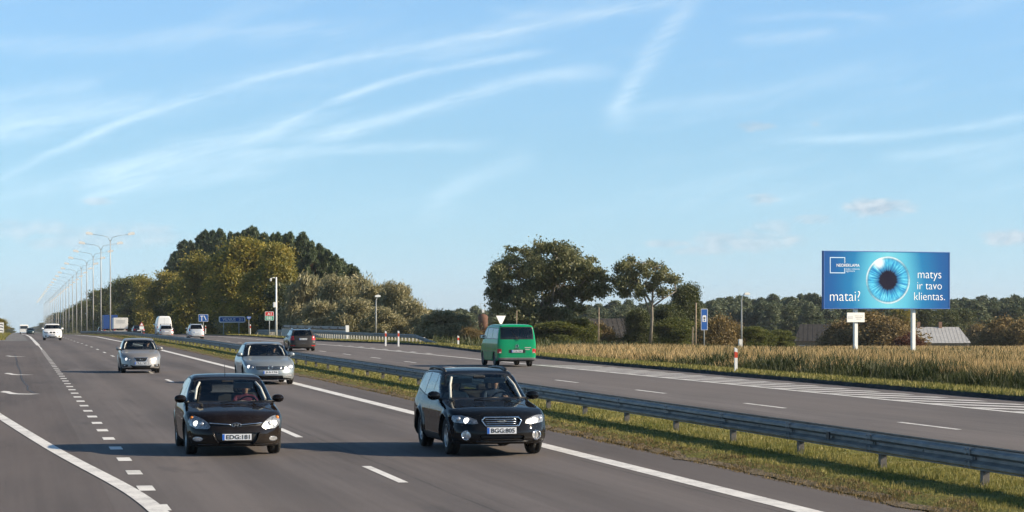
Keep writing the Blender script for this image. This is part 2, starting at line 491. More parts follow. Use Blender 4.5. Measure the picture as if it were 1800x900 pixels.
shoulder = tag(strip('road_shoulder', lambda y: np.interp(y, [240, 300, 6000], [-2.6, -.9, -.9]), 1.25, ROADY[ROADY >= 240], m_old), kind='structure')
road_right = tag(strip('road_right', 15.3, right_edge, ROADY, m_right, cols=3), kind='structure')
ROADYF = np.unique(np.concatenate([np.arange(10, 240, .22), np.arange(240, 420, 1.0), np.arange(420, 900, 6.0), np.geomspace(900, 5800, 24)]))
rngm = np.random.default_rng(4)
jag = lambda a: (lambda y: a + np.interp(y, ROADYF, np.convolve(rngm.normal(0, .09, len(ROADYF)), np.ones(3)/3, 'same')))
# the median: turf with a ragged edge lying over the asphalt
def median_z(X, Y): return zp(Y) + 0.07*np.clip((X-11.1)/.5, 0, 1)*np.clip((15.5-X)/.5, 0, 1) + .01
JL = 11.22 + np.convolve(rngm.normal(0, .10, len(ROADYF)), np.ones(3)/3, 'same') + np.convolve(rngm.normal(0, .3, len(ROADYF)), np.ones(25)/25, 'same')
JR = 15.36 + np.convolve(rngm.normal(0, .08, len(ROADYF)), np.ones(3)/3, 'same')
tt = np.array([0,.05,.14,.3,.5,.7,.86,.95,1.])
MX = JL[:,None]*(1-tt) + JR[:,None]*tt; MY = np.repeat(ROADYF[:,None], len(tt), 1)
MZ = zp(MY) + 0.012 + 0.09*np.minimum(1, np.minimum(tt, 1-tt)/.14)[None,:] + rngm.normal(0,.012,MX.shape)*np.array([0,1,1,1,1,1,1,1,0])
n_ = len(tt); k_ = np.arange((len(ROADYF)-1)*(n_-1)); r_, c_ = k_//(n_-1), k_ % (n_-1)
mq = np.stack([r_*n_+c_, r_*n_+c_+1, (r_+1)*n_+c_+1, (r_+1)*n_+c_], 1)
median = mesh_np('median_strip', np.stack([MX,MY,MZ],-1).reshape(-1,3), mq, mats=[m_median, m_dirt], fm=(c_ <= 0).astype(int), smooth=True)
tag(median, kind='structure')

# right verge: a raised turf shoulder whose edge shades the asphalt beside it
YV = ROADYF[(ROADYF < 420)]
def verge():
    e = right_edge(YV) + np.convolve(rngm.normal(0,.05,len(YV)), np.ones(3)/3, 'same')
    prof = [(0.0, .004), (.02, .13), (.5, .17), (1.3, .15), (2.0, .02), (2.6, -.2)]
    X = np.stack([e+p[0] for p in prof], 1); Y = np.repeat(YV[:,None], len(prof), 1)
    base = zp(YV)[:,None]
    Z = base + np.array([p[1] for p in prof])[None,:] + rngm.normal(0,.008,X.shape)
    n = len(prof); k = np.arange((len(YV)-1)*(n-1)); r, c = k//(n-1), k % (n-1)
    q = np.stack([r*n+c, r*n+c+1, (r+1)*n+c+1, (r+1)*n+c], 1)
    return tag(mesh_np('grass_verge', np.stack([X,Y,Z],-1).reshape(-1,3), q, mats=[m_median, pbr('verge_edge_shade', (.022,.020,.018), .9, var=.35, vscale=6)], fm=(c == 0).astype(int), smooth=False), kind='structure')  # near-black on the edge face: the verge's shadow line painted into the colour
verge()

# ---- painted markings, each a sheet of its own on its road
def dash(name, x0, x1, y0, y1, parent, dz=.005):
    ys = np.array([y0, y1]) if y1-y0 < 8 else np.linspace(y0, y1, max(2, int((y1-y0)/4)+1))
    return strip(name, x0, x1, ys, m_paint, dz, parent)
def line(name, x, w, y0, y1, parent):
    ys = ROADY[(ROADY > y0) & (ROADY < y1)]; ys = np.concatenate([[y0], ys, [y1]])
    return strip(name, x-w/2, x+w/2, ys, m_paint, .005, parent)
line('edge_line', 9.80, .34, 12, 900, road_left)
for k in range(26):                                   # lane dashes: 4 m painted, 8.6 m open
    y0 = 35.3 + 13.3*k - 13.3
    dash('lane_dash', 5.55, 5.70, y0, y0+3.9, road_left)
yy = 13.4
while yy < 170:                                       # short broad dashes beside the deceleration lane
    dash('short_dash', 1.72, 1.95, yy, yy+1.0, road_left); yy += 3.5
line('edge_line', 1.84, .3, 196, 700, road_left)
line('edge_line', 1.84, .12, 170, 196, road_left)
# solid line that leaves the dashes and swings into the exit lane
cl = [(1.82, 22), (1.82, 29.6), (1.74, 32.2), (1.52, 35.6), (1.16, 39.6), (.74, 44.6), (.2, 52.0), (-.36, 60.0), (-1.3, 74.0), (-2.4, 92)]
cy = np.linspace(22, 92, 90); cx = np.interp(cy, [p[1] for p in cl], [p[0] for p in cl])
cx = np.convolve(np.pad(cx, 3, 'edge'), np.ones(7)/7, 'valid')
strip('exit_line', lambda y: np.interp(y, cy, cx)-.125, lambda y: np.interp(y, cy, cx)+.125, cy, m_paint, .009, exit_lane)
# merge arrows on the exit lane
def lane_arrow(x, y):
    pts = [(-1.0,3.0),(-.82,4.1),(-.55,3.7),(-.36,2.4),(-.1,1.55),(.4,1.2),(1.0,1.05),(.5,.55),(-.1,.62),(-.5,1.05),(-.72,2.2)]
    P = [(x+a*.62, y+b, float(zp(y+b))+.005) for a, b in pts]
    me = bpy.data.meshes.new('lane_arrow'); me.from_pydata(P, [], [tuple(range(len(P)))]); me.materials.append(m_paint); me.update()
    o = link(bpy.data.objects.new('lane_arrow', me), exit_lane)
    bm = bmesh.new(); bm.from_mesh(me); bmesh.ops.triangulate(bm, faces=bm.faces)
    for f in bm.faces:
        if f.normal.z < 0: f.normal_flip()
    bm.to_mesh(me); bm.free()
lane_arrow(.16, 75.5); lane_arrow(.18, 99.5); lane_arrow(.05, 142)
# tar-filled crack wandering along the exit lane
crack_pts = [(.02,150),(.06,140),(.10,128),(.13,118),(.22,108),(.26,100),(.25,94),(.36,88),(.44,84),(.40,81.5),(.52,78.6),(.62,77)]
m_tar = pbr('tar', (.02,.02,.021), .5, var=.3)
cyy = np.linspace(77, 150, 80); crx = np.interp(cyy, [p[1] for p in crack_pts][::-1], [p[0] for p in crack_pts][::-1]) + rngm.normal(0,.015,80)
strip('tar_crack', lambda y: np.interp(y, cyy, crx)-.018, lambda y: np.interp(y, cyy, crx)+.018, cyy, m_tar, .004, exit_lane)
# right carriageway
line('edge_line', 15.95, .2, 12, 900, road_right)
line('edge_line', 24.75, .22, 12, 900, road_right)
for k in range(40):
    y0 = 25.0 + 12.0*k
    dash('lane_dash', 19.82, 19.97, y0, y0+3.6, road_right)
for k in range(8):                                    # short dashes across the bay
    dash('bay_dash', 25.2, 25.45, 148+6.0*k, 150+6.0*k, road_right)
# chevron hatching beyond the right edge line: slanted bars
def hatch_bar(y):
    x0, x1, w, sl = 24.9, 27.05, 1.0, 3.9
    P = [(x0, y+sl, 0), (x0, y+sl+w, 0), (x1, y+w, 0), (x1, y, 0)]
    P = [(a, b, float(zp(b))+.0055) for a, b, c in P]
    me = bpy.data.meshes.new('hatch_bar'); me.from_pydata(P, [], [(3,2,1,0)]); me.materials.append(m_paint); me.update()
    bm = bmesh.new(); bm.from_mesh(me)
    for f in bm.faces:
        f.normal_update()
        if f.normal.z < 0: f.normal_flip()
    bm.to_mesh(me); bm.free()
    return link(bpy.data.objects.new('hatch_bar', me), road_right)
for k in range(34): hatch_bar(16 + 2.85*k)

# ================================================================ vegetation
def leaf_mat(name, cols, trans=.3, rough=.6, nscale=.35):
    m = bpy.data.materials.new(name); m.use_nodes = True; nt = m.node_tree; nt.nodes.clear()
    g = nt.nodes.new('ShaderNodeNewGeometry'); r = S(nt, g.outputs['Random Per Island'])
    oc = coord(nt)
    f = (r*0.55 + noise(nt, oc, nscale, 3.0, .6).step(.28,.72)*0.6 - 0.07).sat()
    n = len(cols)
    c = ramp(nt, f, [(i/(n-1) if n > 1 else 0, cc) for i, cc in enumerate(cols)])
    d = nt.nodes.new('ShaderNodeBsdfDiffuse'); t = nt.nodes.new('ShaderNodeBsdfTranslucent')
    nt.links.new(c.s, d.inputs[0]); nt.links.new(c.s, t.inputs[0])
    mx = nt.nodes.new('ShaderNodeMixShader'); mx.inputs[0].default_value = trans
    nt.links.new(d.outputs[0], mx.inputs[1]); nt.links.new(t.outputs[0], mx.inputs[2])
    gl = nt.nodes.new('ShaderNodeBsdfGlossy'); gl.inputs['Roughness'].default_value = rough
    gl.inputs[0].default_value = (.5,.5,.5,1)
    mx2 = nt.nodes.new('ShaderNodeMixShader'); mx2.inputs[0].default_value = .05
    nt.links.new(mx.outputs[0], mx2.inputs[1]); nt.links.new(gl.outputs[0], mx2.inputs[2])
    o = nt.nodes.new('ShaderNodeOutputMaterial'); nt.links.new(mx2.outputs[0], o.inputs[0])
    return m
m_bark = pbr('bark_grey', (.12,.10,.08), .9, var=.4, vscale=3.0, bump=.6, bscale=8)
m_barkpine = pbr('bark_pine', (.17,.09,.05), .9, var=.4, vscale=2.0, bump=.6, bscale=8)
m_barkpale = pbr('bark_pale', (.22,.19,.15), .9, var=.3, vscale=2.5, bump=.5, bscale=8)
LM = {
 'pine': leaf_mat('needles_pine', [(.03,.05,.024),(.075,.105,.045),(.145,.175,.075)], .25, nscale=.8),
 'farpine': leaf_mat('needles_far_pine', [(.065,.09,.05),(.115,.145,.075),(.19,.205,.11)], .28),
 'autumn': leaf_mat('leaves_autumn', [(.09,.10,.022),(.20,.19,.035),(.33,.275,.05),(.40,.29,.06)], .42, nscale=.7),
 'green': leaf_mat('leaves_green', [(.05,.07,.018),(.12,.14,.032),(.23,.22,.05)], .38, nscale=.8),
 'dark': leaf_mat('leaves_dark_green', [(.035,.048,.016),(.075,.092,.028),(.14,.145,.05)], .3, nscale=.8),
 'willow': leaf_mat('leaves_willow', [(.12,.12,.05),(.27,.245,.12),(.46,.41,.25)], .32, nscale=.8),
 'poplar': leaf_mat('leaves_poplar', [(.06,.075,.03),(.15,.16,.065),(.30,.285,.14)], .36, nscale=.6),
 'brown': leaf_mat('leaves_brown', [(.09,.062,.024),(.21,.15,.055),(.35,.25,.10)], .35, nscale=.8),
 'russet': leaf_mat('leaves_russet', [(.07,.022,.012),(.15,.05,.022)], .3),
 'twig': leaf_mat('leaves_sparse_brown', [(.08,.055,.03),(.15,.10,.06)], .2),
}
def leaf_cloud(pts, rng, la, lb, up=0.0, lean=None):
    """one rhombic leaf card per point"""
    n = len(pts)
    a = rng.normal(size=(n,3)); a[:,2] += up*2.0
    if lean is not None: a += np.array(lean)
    a /= np.linalg.norm(a, axis=1)[:,None]
    b = np.cross(a, rng.normal(size=(n,3))); b /= np.linalg.norm(b, axis=1)[:,None]
    s = rng.uniform(.65, 1.35, n)[:,None]
    a = a*la*s; b = b*lb*s
    v = np.stack([pts-a, pts+b, pts+a, pts-b], 1).reshape(-1,3)
    return v, np.arange(4*n).reshape(-1,4)
def blob_points(blobs, per, rng, clump=.34, shell=.55, nsub=20):
    """leaf points gathered in small clumps near the surface of each lobe"""
    out = []
    for (c, r) in blobs:
        c = np.array(c); r = np.array(r if hasattr(r, '__len__') else (r,r,r), float)
        k = max(4, int(nsub*(r.mean()**1.4)))
        d = rng.normal(size=(k,3)); d /= np.linalg.norm(d, axis=1)[:,None]
        rad = shell + (1-shell)*rng.random(k)
        sub = c + d*rad[:,None]*r
        n = int(per*(r.mean()**2)*rng.uniform(.7,1.2))
        idx = rng.integers(0, k, n)
        cs = rng.uniform(.7, 1.3, k)
        p = sub[idx] + rng.normal(size=(n,3))*(clump*cs[idx])[:,None]*r.mean()**.5*np.array([1.25,1.25,.8])
        out.append(p)
    return np.concatenate(out)
def limb(mb, p0, p1, r0, r1, rng, bend=.12, n=6):
    p0 = Vector(p0); p1 = Vector(p1); L = (p1-p0).length
    pts = []
    off = Vector(rng.normal(size=3))*L*bend
    for i in range(n):
        t = i/(n-1); pts.append(p0.lerp(p1, t) + off*math.sin(t*math.pi)*.5 + Vector((0,0,L*.10*math.sin(t*math.pi))))
    mb.tube(pts, [r0+(r1-r0)*i/(n-1) for i in range(n)], 6)
def crown_blobs(kind, H, W, rng):
    """lobes of the crown in local metres, by kind"""
    B = []
    if kind in ('autumn','green','dark'):
        nb = 40
        for i in range(nb):
            h = rng.uniform(.10, 1.0)
            env = math.sin(math.pi*min(1, (.10 + .90*h)))**.55 if h < .62 else math.sqrt(max(.02, 1-((h-.52)/.50)**2))
            a = rng.uniform(0, 2*math.pi); rr = W/2*env*math.sqrt(rng.uniform(.15, 1.0))*.82
            r = W*rng.uniform(.11,.19)
            B.append(((rr*math.cos(a), rr*math.sin(a), max(r*.6, h*H - r*.8)), (r, r, r*.85)))
    elif kind in ('pine','farpine'):
        nb = 150
        for i in range(nb):
            h = .18 + .82*(i+rng.uniform(0,1))/nb
            env = min(1.0, (1.02-h)/.42)**.75*min(1, .55+(h-.2)*3)
            a = rng.uniform(0, 2*math.pi); rr = W/2*env*rng.uniform(.35,1.0)
            r = W*rng.uniform(.055,.11)*(.5+.5*env)
            B.append(((rr*math.cos(a), rr*math.sin(a), h*H - r*.3), (r*1.1, r*1.1, r*.85)))
    elif kind in ('willow','brown','russet'):
        nb = 34
        for i in range(nb):
            a = rng.uniform(0, 2*math.pi); q = math.sqrt(rng.uniform(.0, 1.0))
            rr = W/2*q*.86; r = W*rng.uniform(.09,.16)
            top = H*(1-.62*q**2.2)*rng.uniform(.82,1.0)
            h = top - r if rng.random() < .68 else rng.uniform(r*.6, max(r*.7, top-r))
            B.append(((rr*math.cos(a), rr*math.sin(a), max(h, r*.5)), (r, r, r*1.05)))
    return B
def make_tree(name, kind, H, W, seed, label, cat='tree', group=None, per=420, la=.17, lb=.10, up=0.0, lean=None, trunk=None, parts=True, stems=1):
    rng = np.random.default_rng(seed)
    B = crown_blobs(kind, H, W, rng)
    pts = blob_points(B, per, rng, clump=.46 if kind != 'pine' else .3)
    if 'pine' in kind:                                  # candle-like leaders that break up the outline
        tops = [B[i] for i in rng.integers(0, len(B), 70)]
        sp = [np.array(c) + np.stack([rng.normal(0,.07,26), rng.normal(0,.07,26), r[2]*rng.uniform(.2,2.1,26)], 1) for c, r in tops]
        pts = np.concatenate([pts]+sp)
    pts[:,2] = np.maximum(pts[:,2], .04)
    v, q = leaf_cloud(pts, rng, la, lb, up, lean)
    mb = MB()
    bark = m_barkpine if 'pine' in kind else m_bark
    r0 = max(.07, H*.013)
    if stems == 1:
        mb.tube([(0,0,-.3),(rng.normal(0,.1),rng.normal(0,.1),H*.33),(rng.normal(0,.2),rng.normal(0,.2),H*.66),(rng.normal(0,.2),rng.normal(0,.2),H*.93)], [r0*1.25,r0,r0*.6,r0*.15], 8)
        for (c, r) in B[::2]:
            limb(mb, (0,0,max(.2*H, c[2]*.62)), c, r0*.42, r0*.08, rng)
    else:
        for (c, r) in B[::2]:
            limb(mb, (c[0]*.12, c[1]*.12, -.2), c, r0*.6, r0*.1, rng)
    if parts:
        t = empty(name, label=label, cat=cat, group=group)
        mb.build('trunk', bark, t)
        mesh_np('crown', v, q, mats=LM[kind], parent=t)
        return t
    o = mb.build(name, [bark, LM[kind]])
    bm_v = len(o.data.vertices)
    me0 = o.data
    v0 = np.empty(bm_v*3, np.float32); me0.vertices.foreach_get('co', v0)
    f4 = [list(p.vertices) for p in me0.polygons if len(p.vertices) == 4]
    allq = np.concatenate([np.array(f4, int), q + bm_v])
    fm = np.concatenate([np.zeros(len(f4), int), np.ones(len(q), int)])
    bpy.data.objects.remove(o)
    return tag(mesh_np(name, np.concatenate([v0.reshape(-1,3), v]), allq, mats=[bark, LM[kind]], fm=fm), label, cat, group)

used_protos = set()
def plant(proto, px, top, d, w_px=None, label=None, group=None, rz=None, rng=random.Random(5)):
    """stand a copy of a prototype at a picture column and depth, scaled so that its top reaches a picture row"""
    first = proto['o'].name not in used_protos
    o = proto['o'] if first else copy_tree(proto['o'])
    if first: used_protos.add(proto['o'].name)
    slope = ST + (px-900)/4250*CT                      # lateral offset gained per metre of depth
    if px > 40: d = max(d, 37/slope)                   # nothing grows on the paved strips
    elif slope*d > -5: d = max(d, min(-5/slope if slope < 0 else d, 2600))
    p = on_ground(px, d, -.05)
    h = (551-top)/4250*d + CAMZ - p.z
    sz = h/proto['H']
    sw = sz if w_px is None else (w_px/4250*d)/proto['W']
    o.location = p; o.scale = (sw, sw, sz)
    o.rotation_euler = (0, 0, rng.uniform(0, 6.28) if rz is None else rz)
    if label: o['label'] = label
    if group: o['group'] = group
    return o
def proto(name, kind, H, W, seed, **kw):
    return {'o': make_tree(name, kind, H, W, seed, 'tree', **kw), 'H': H, 'W': W}
PINE = [proto('pine_tree', 'pine', 17, 6.5, 11+i, per=1500, la=.34, lb=.09, up=.7) for i in range(3)]
AUT = [proto('autumn_tree', 'autumn', 14, 9, 21+i, per=760, la=.19, lb=.11) for i in range(3)]
GRN = [proto('broadleaf_tree', 'green', 13, 8.5, 31+i, per=720, la=.19, lb=.11) for i in range(2)]
DRK = [proto('dark_broadleaf_tree', 'dark', 11, 9, 41+i, per=700, la=.18, lb=.10) for i in range(2)]
WIL = [proto('willow_shrub', 'willow', 8, 8, 51+i, per=760, la=.34, lb=.07, up=.5, lean=(.6,0,0), cat='shrub', stems=5) for i in range(3)]
BRN = [proto('brown_shrub', 'brown', 5, 7, 61+i, per=900, la=.16, lb=.08, up=.2, cat='shrub', stems=5) for i in range(2)]
RUS = [proto('russet_shrub', 'russet', 3, 4.5, 71, per=1000, la=.13, lb=.07, cat='shrub', stems=5)]
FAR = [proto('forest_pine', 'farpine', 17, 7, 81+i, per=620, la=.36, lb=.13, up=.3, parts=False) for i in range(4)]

G_WOOD = 'pines standing behind the autumn wood'
crest_x = [306,318,347,382,412,444,474,503,532,556,578,600,620,634]; crest_y = [452,430,414,406,404,402,407,409,412,422,436,454,470,484]
rp = random.Random(31)
for i in range(26):
    px = 308 + (632-308)*(i+rp.uniform(.1,.9))/26; top = float(np.interp(px, crest_x, crest_y)) + rp.uniform(-3,9); d = max(rp.uniform(394,410), 46/(ST+(px-900)/4250*CT)); w = rp.uniform(40,62)
    plant(PINE[i % 3], px, top, d, w, 'dark green pine in the row that tops the roadside wood', G_WOOD)
A_L = ['yellow green roadside tree with the tallest autumn crown, below the pines', 'golden tree left of the tallest autumn crown', 'olive gold tree whose foot is behind the white van',
       'gold brown tree right of the tallest autumn crown', 'yellow green tree at the left shoulder of the roadside wood', 'small yellow tree behind the blue lane sign', 'ochre tree low in the wood between signs and pines', 'greenish gold tree above the silver hatchback']
for i, (px, top, d, w) in enumerate([(428,422,372,118),(362,440,378,100),(300,476,366,90),(486,432,374,90),(268,482,392,70),(395,478,352,80),(455,480,356,90),(338,486,356,90)]):
    plant(AUT[i % 3], px, top, d, w, A_L[i])
G_L = ['dark green tree left of the golden wood, behind the nearest lamp masts', 'green brown tree beside the far truck, behind the masts', 'green tree rising over the blue truck', 'rounded green tree at the far left end of the wood', 'small distant tree at the wood edge behind the masts', 'distant low tree far along the right of the motorway']
for i, (px, top, d, w) in enumerate([(236,486,430,80),(208,494,470,74),(182,510,520,70),(158,528,600,60),(132,540,700,50),(108,550,850,48)]):
    plant(GRN[i % 2], px, top, d, w, G_L[i])
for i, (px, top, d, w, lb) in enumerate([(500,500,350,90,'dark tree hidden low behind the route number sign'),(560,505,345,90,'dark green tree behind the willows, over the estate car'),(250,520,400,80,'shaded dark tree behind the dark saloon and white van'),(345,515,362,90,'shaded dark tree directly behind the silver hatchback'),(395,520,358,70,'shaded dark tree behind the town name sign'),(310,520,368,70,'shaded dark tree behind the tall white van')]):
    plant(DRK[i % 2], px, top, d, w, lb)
W_L = ['tall silvery willow shrub beside the golden trees', 'silver green willow shrub with the broadest crown by the wood edge', 'pale willow shrub behind the short street lamp', 'silvery willow shrub left of the wood end', 'rightmost high willow shrub of the roadside wood', 'low dark willow at the right foot of the wood', 'rounded yellow green willow left of the green van',
       'pale low willow behind the town name sign', 'pale willow shrub behind the route number sign', 'low willow shrub above the bridge parapet', 'grey green willow filling the gap below the broad willow', 'straw coloured low willow right of the short street lamp', 'low rounded willow between wood and green van']
for i, (px, top, d, w) in enumerate([(548,472,335,80),(592,482,328,84),(632,478,338,76),(664,490,325,72),(694,494,322,72),(724,524,305,70),(785,540,290,84),(412,522,335,60),(452,538,330,70),(570,522,310,70),(622,522,306,76),(672,536,298,64),(752,548,296,60)]):
    plant(WIL[i % 3], px, top, d, w*1.12, W_L[i], rz=random.Random(i).uniform(-.5,.5))

# ---- the two open trees in the meadow, with visible limbs
def open_tree(name, d, px0, base_px, lobes, trunks, label, bark, seed, per, kind='poplar'):
    """lobes: (px, py, radius px, depth offset); trunks: lists of picture points, all turned to metres round the foot"""
    rng = np.random.default_rng(seed)
    foot = on_ground(base_px, d, -.1)
    def loc(px, py, dd=0.0): return at(px, py, d+dd) - foot
    t = empty(name, foot, label=label, cat='tree')
    B = []
    for (px, py, r, dd) in lobes:
        c = loc(px, py, dd); R = r/4250*d
        B.append((tuple(c), (R, R, R*.88)))
    pts = blob_points(B, per, rng, clump=.36, shell=.3, nsub=16)
    v, q = leaf_cloud(pts, rng, .16, .08, .3)
    mb = MB()
    for tr in trunks:
        P = [loc(*p[:2], p[3] if len(p) > 3 else 0.0) for p in tr]
        mb.tube(P, [p[2] for p in tr], 8)
        tops = P[len(P)//2:]
        for (c, R) in B:
            k = min(tops, key=lambda s_: (s_-Vector(c)).length)
            if (k-Vector(c)).length < 3.4: limb(mb, k, c, .05, .012, rng, .1, 5)
    mb.build('trunk', bark, t)
    mesh_np('crown', v, q, mats=LM[kind], parent=t)
    return t
rr = random.Random(77)
lob = []
for (px, py, r) in [(885,470,20),(905,452,20),(930,446,20),(955,440,20),(985,441,20),(1008,450,18),(1028,468,18),(1045,482,18),(1058,500,14),(875,490,18),(868,512,16),(890,505,22),(915,480,24),(945,470,26),(975,468,26),(1002,480,24),(1020,500,20),(1040,512,16),(905,525,20),(935,505,24),(965,500,24),(990,510,20),(880,535,16),(925,540,20),(1055,520,9),(1048,480,12),(960,530,18),(1000,530,14),(870,478,14),(1034,455,9),(900,440,9),(970,433,8),(900,550,18),(930,560,20),(960,555,22),(990,550,20),(1015,540,16),(1010,515,18),(950,490,24),(980,485,24),(920,520,22),(1030,525,14),(875,520,18),(890,480,18),(1062,490,12),(1064,512,10)]:
    for k in range(3): lob.append((px+rr.uniform(-8,8), py+rr.uniform(-6,6), r*rr.uniform(.40,.78), rr.uniform(-3.8,3.8)))
open_tree('spreading_poplar', 285, 960, 962, lob,
    [[(935,606,.26),(932,560,.22),(925,520,.16),(905,470,.07)],[(958,606,.2),(968,545,.17),(975,500,.12),(980,450,.05)],[(990,606,.22),(992,560,.2),(1005,520,.13),(1035,485,.05)],[(968,604,.16),(955,540,.14),(948,480,.06)],[(992,560,.13),(1025,530,.08),(1052,510,.04)]],
    'wide spreading green tree with many stems behind the green van', m_barkpale, 5, 760)
lob = []
for (px, py, r) in [(1098,470,16),(1112,462,14),(1092,490,16),(1088,508,14),(1108,485,18),(1128,470,10),(1150,466,14),(1168,478,15),(1182,488,13),(1160,492,16),(1145,505,14),(1120,505,14),(1100,515,12),(1190,493,8),(1140,480,12),(1120,520,12),(1165,510,12)]:
    for k in range(2): lob.append((px+rr.uniform(-6,6), py+rr.uniform(-5,5), r*rr.uniform(.55,.85), rr.uniform(-2.2,2.2)))
open_tree('forked_poplar', 282, 1138, 1142, lob,
    [[(1143,606,.2),(1146,560,.18),(1146,535,.15),(1128,505,.1),(1108,470,.05)],[(1146,540,.14),(1148,505,.11),(1152,470,.05)],[(1146,540,.12),(1166,525,.09),(1188,512,.05)],[(1143,552,.12),(1132,520,.09),(1115,490,.05)]],
    'sparse forked tree with pale limbs right of the spreading tree', m_barkpale, 6, 760)
for i, (px, top, d, w, lb, pr) in enumerate([
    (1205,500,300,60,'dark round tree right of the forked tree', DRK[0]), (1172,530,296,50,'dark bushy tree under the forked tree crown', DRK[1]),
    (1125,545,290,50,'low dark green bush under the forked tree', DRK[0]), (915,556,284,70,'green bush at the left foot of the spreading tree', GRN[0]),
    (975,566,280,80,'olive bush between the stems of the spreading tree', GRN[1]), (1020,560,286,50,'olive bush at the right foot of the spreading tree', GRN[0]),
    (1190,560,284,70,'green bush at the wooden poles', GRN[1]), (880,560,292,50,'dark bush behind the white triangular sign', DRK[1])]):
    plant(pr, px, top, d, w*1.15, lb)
for i, (px, top, d, w, lb, pr) in enumerate([
    (1258,553,262,66,'pale brown shrub right of the bus stop sign', BRN[0]), (1290,566,268,40,'brown shrub beside the grey street lamp', BRN[1]),
    (1548,546,372,118,'large rounded brown shrub under the billboard', BRN[0]), (1485,562,378,70,'brown shrub left of the small sign post', BRN[1]), (1572,566,368,54,'ochre shrub left of the grey roofed house', BRN[0]),
    (1772,556,390,84,'leafless brown shrub right of the grey roofed house', BRN[1]), (1728,568,520,60,'low brown shrub behind the right end of the grey roof', BRN[0]), (1805,560,380,80,'brown shrub at the right edge of the meadow', BRN[1]),
    (1060,566,300,50,'dry brown shrub by the dark shed', BRN[1]), (830,575,270,40,'reddish brown shrub left of the green van', BRN[0])]):
    plant(pr, px, top, d, w*1.1, lb)
plant(RUS[0], 1598, 584, 360, 46, 'low russet shrub beside the right billboard post')
for i, (px, top, d, w, lb) in enumerate([(1322,574,268,46,'small green bush behind the grey street lamp'),(1345,580,270,36,'low yellow green bush right of the grey lamp'),(1372,580,272,44,'dark green bush right of the yellow green bush')]):
    plant(GRN[i % 2], px, top, d, w*1.1, lb)
for i, (px, top, d, w, lb) in enumerate([(1622,540,540,70,'dark tree behind the right billboard post'),(1660,538,545,80,'dark spruce like tree over the grey roof'),(1690,545,550,60,'dark tree at the right end of the grey roof'),(1585,542,530,50,'yellow green tree peeping under the billboard')]):
    plant(DRK[i % 2] if i < 3 else AUT[0], px, top, d, w*1.1, lb)
rf = random.Random(9)
n_far = 0
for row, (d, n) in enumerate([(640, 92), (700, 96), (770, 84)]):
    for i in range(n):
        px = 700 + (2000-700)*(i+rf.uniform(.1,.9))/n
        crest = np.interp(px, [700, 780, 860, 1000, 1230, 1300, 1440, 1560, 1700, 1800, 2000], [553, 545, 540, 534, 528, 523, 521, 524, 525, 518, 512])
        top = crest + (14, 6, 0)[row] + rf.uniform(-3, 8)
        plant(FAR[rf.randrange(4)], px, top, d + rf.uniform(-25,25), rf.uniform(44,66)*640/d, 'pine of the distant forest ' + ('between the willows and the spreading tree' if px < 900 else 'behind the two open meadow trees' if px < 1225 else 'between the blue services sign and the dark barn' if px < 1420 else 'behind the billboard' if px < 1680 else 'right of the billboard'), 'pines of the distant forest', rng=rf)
        n_far += 1
for i, (px, top, d, w) in enumerate([(16,576,1100,22),(9,579,1250,16),(20,581,1150,14),(64,574,900,24),(80,567,820,28),(95,559,760,32)]):
    plant(GRN[i % 2], px, top, d, w, ['far rounded tree left of the motorway at the horizon','tiny far tree next to the distant white lorry','tiny far bush on the horizon line','far tree on the right of the distant lorry','far tree behind the white car','far tree over the roof of the white off-road car'][i])
plant(AUT[1], -14, 556, 330, 56, 'bush at the extreme left edge behind the white marker')
plant(AUT[0], -60, 540, 360, 70, 'yellowish tree left of the road beyond the white marker')

# ---- grasses
def grass(name, P, h, w, mat, rng, kite=False, lean=.25, label=None, cat='grass'):
    n = len(P); a = rng.uniform(0, 2*math.pi, n)
    dirx = np.stack([np.cos(a), np.sin(a), np.zeros(n)], 1)
    side = dirx*w[:,None]*.5
    la = rng.uniform(0, 2*math.pi, n); lm = rng.uniform(0, lean, n)*h
    tip = P + np.stack([np.cos(la)*lm + .08*h, np.sin(la)*lm, h], 1)
    if kite:
        mid = P*(1-.62) + tip*.62
        v = np.stack([P, mid+side, tip, mid-side], 1).reshape(-1,3)
        o = mesh_np(name, v, quads=np.arange(4*n).reshape(-1,4), mats=mat)
    else:
        v = np.stack([P-side, P+side, tip], 1).reshape(-1,3)
        o = mesh_np(name, v, tris=np.arange(3*n).reshape(-1,3), mats=mat)
    return tag(o, label, cat, kind='stuff')
GM = {
 'dry': leaf_mat('grass_dry', [(.28,.185,.075),(.54,.375,.165),(.74,.53,.27)], .38, nscale=.22),
 'straw': leaf_mat('grass_straw', [(.12,.105,.03),(.24,.18,.07),(.36,.27,.12)], .3, nscale=.25),
 'tall': leaf_mat('grass_tall_green', [(.02,.03,.008),(.045,.058,.015),(.10,.10,.03)], .3, nscale=.2),
 'turf': leaf_mat('grass_turf', [(.10,.12,.022),(.23,.21,.05),(.38,.31,.11)], .3, nscale=.5),
 'edge': leaf_mat('grass_edge', [(.13,.09,.035),(.2,.14,.055),(.24,.19,.08)], .25, nscale=.8),
}
rg = np.random.default_rng(12)
def view_pts(n, px0, px1, d0, d1, power):
    """ground points spread over a sector of the meadow, denser near the road"""
    u = rg.random(n)
    d = d0*(d1/d0)**u if power == 1 else 1/((1-u)/d0 + u/d1)
    px = rg.uniform(px0, px1, n)
    xc = (px-900)/4250*d
    return xc*CT + d*ST, -xc*ST + d*CT, d
def clump_mask(X, Y, s=.6):
    return (np.sin(X*s*1.7+Y*s*.9)+np.sin(X*s*.7-Y*s*1.3+2)+np.sin(X*s*2.9+1)+np.sin(Y*s*2.1+X*.4))/4
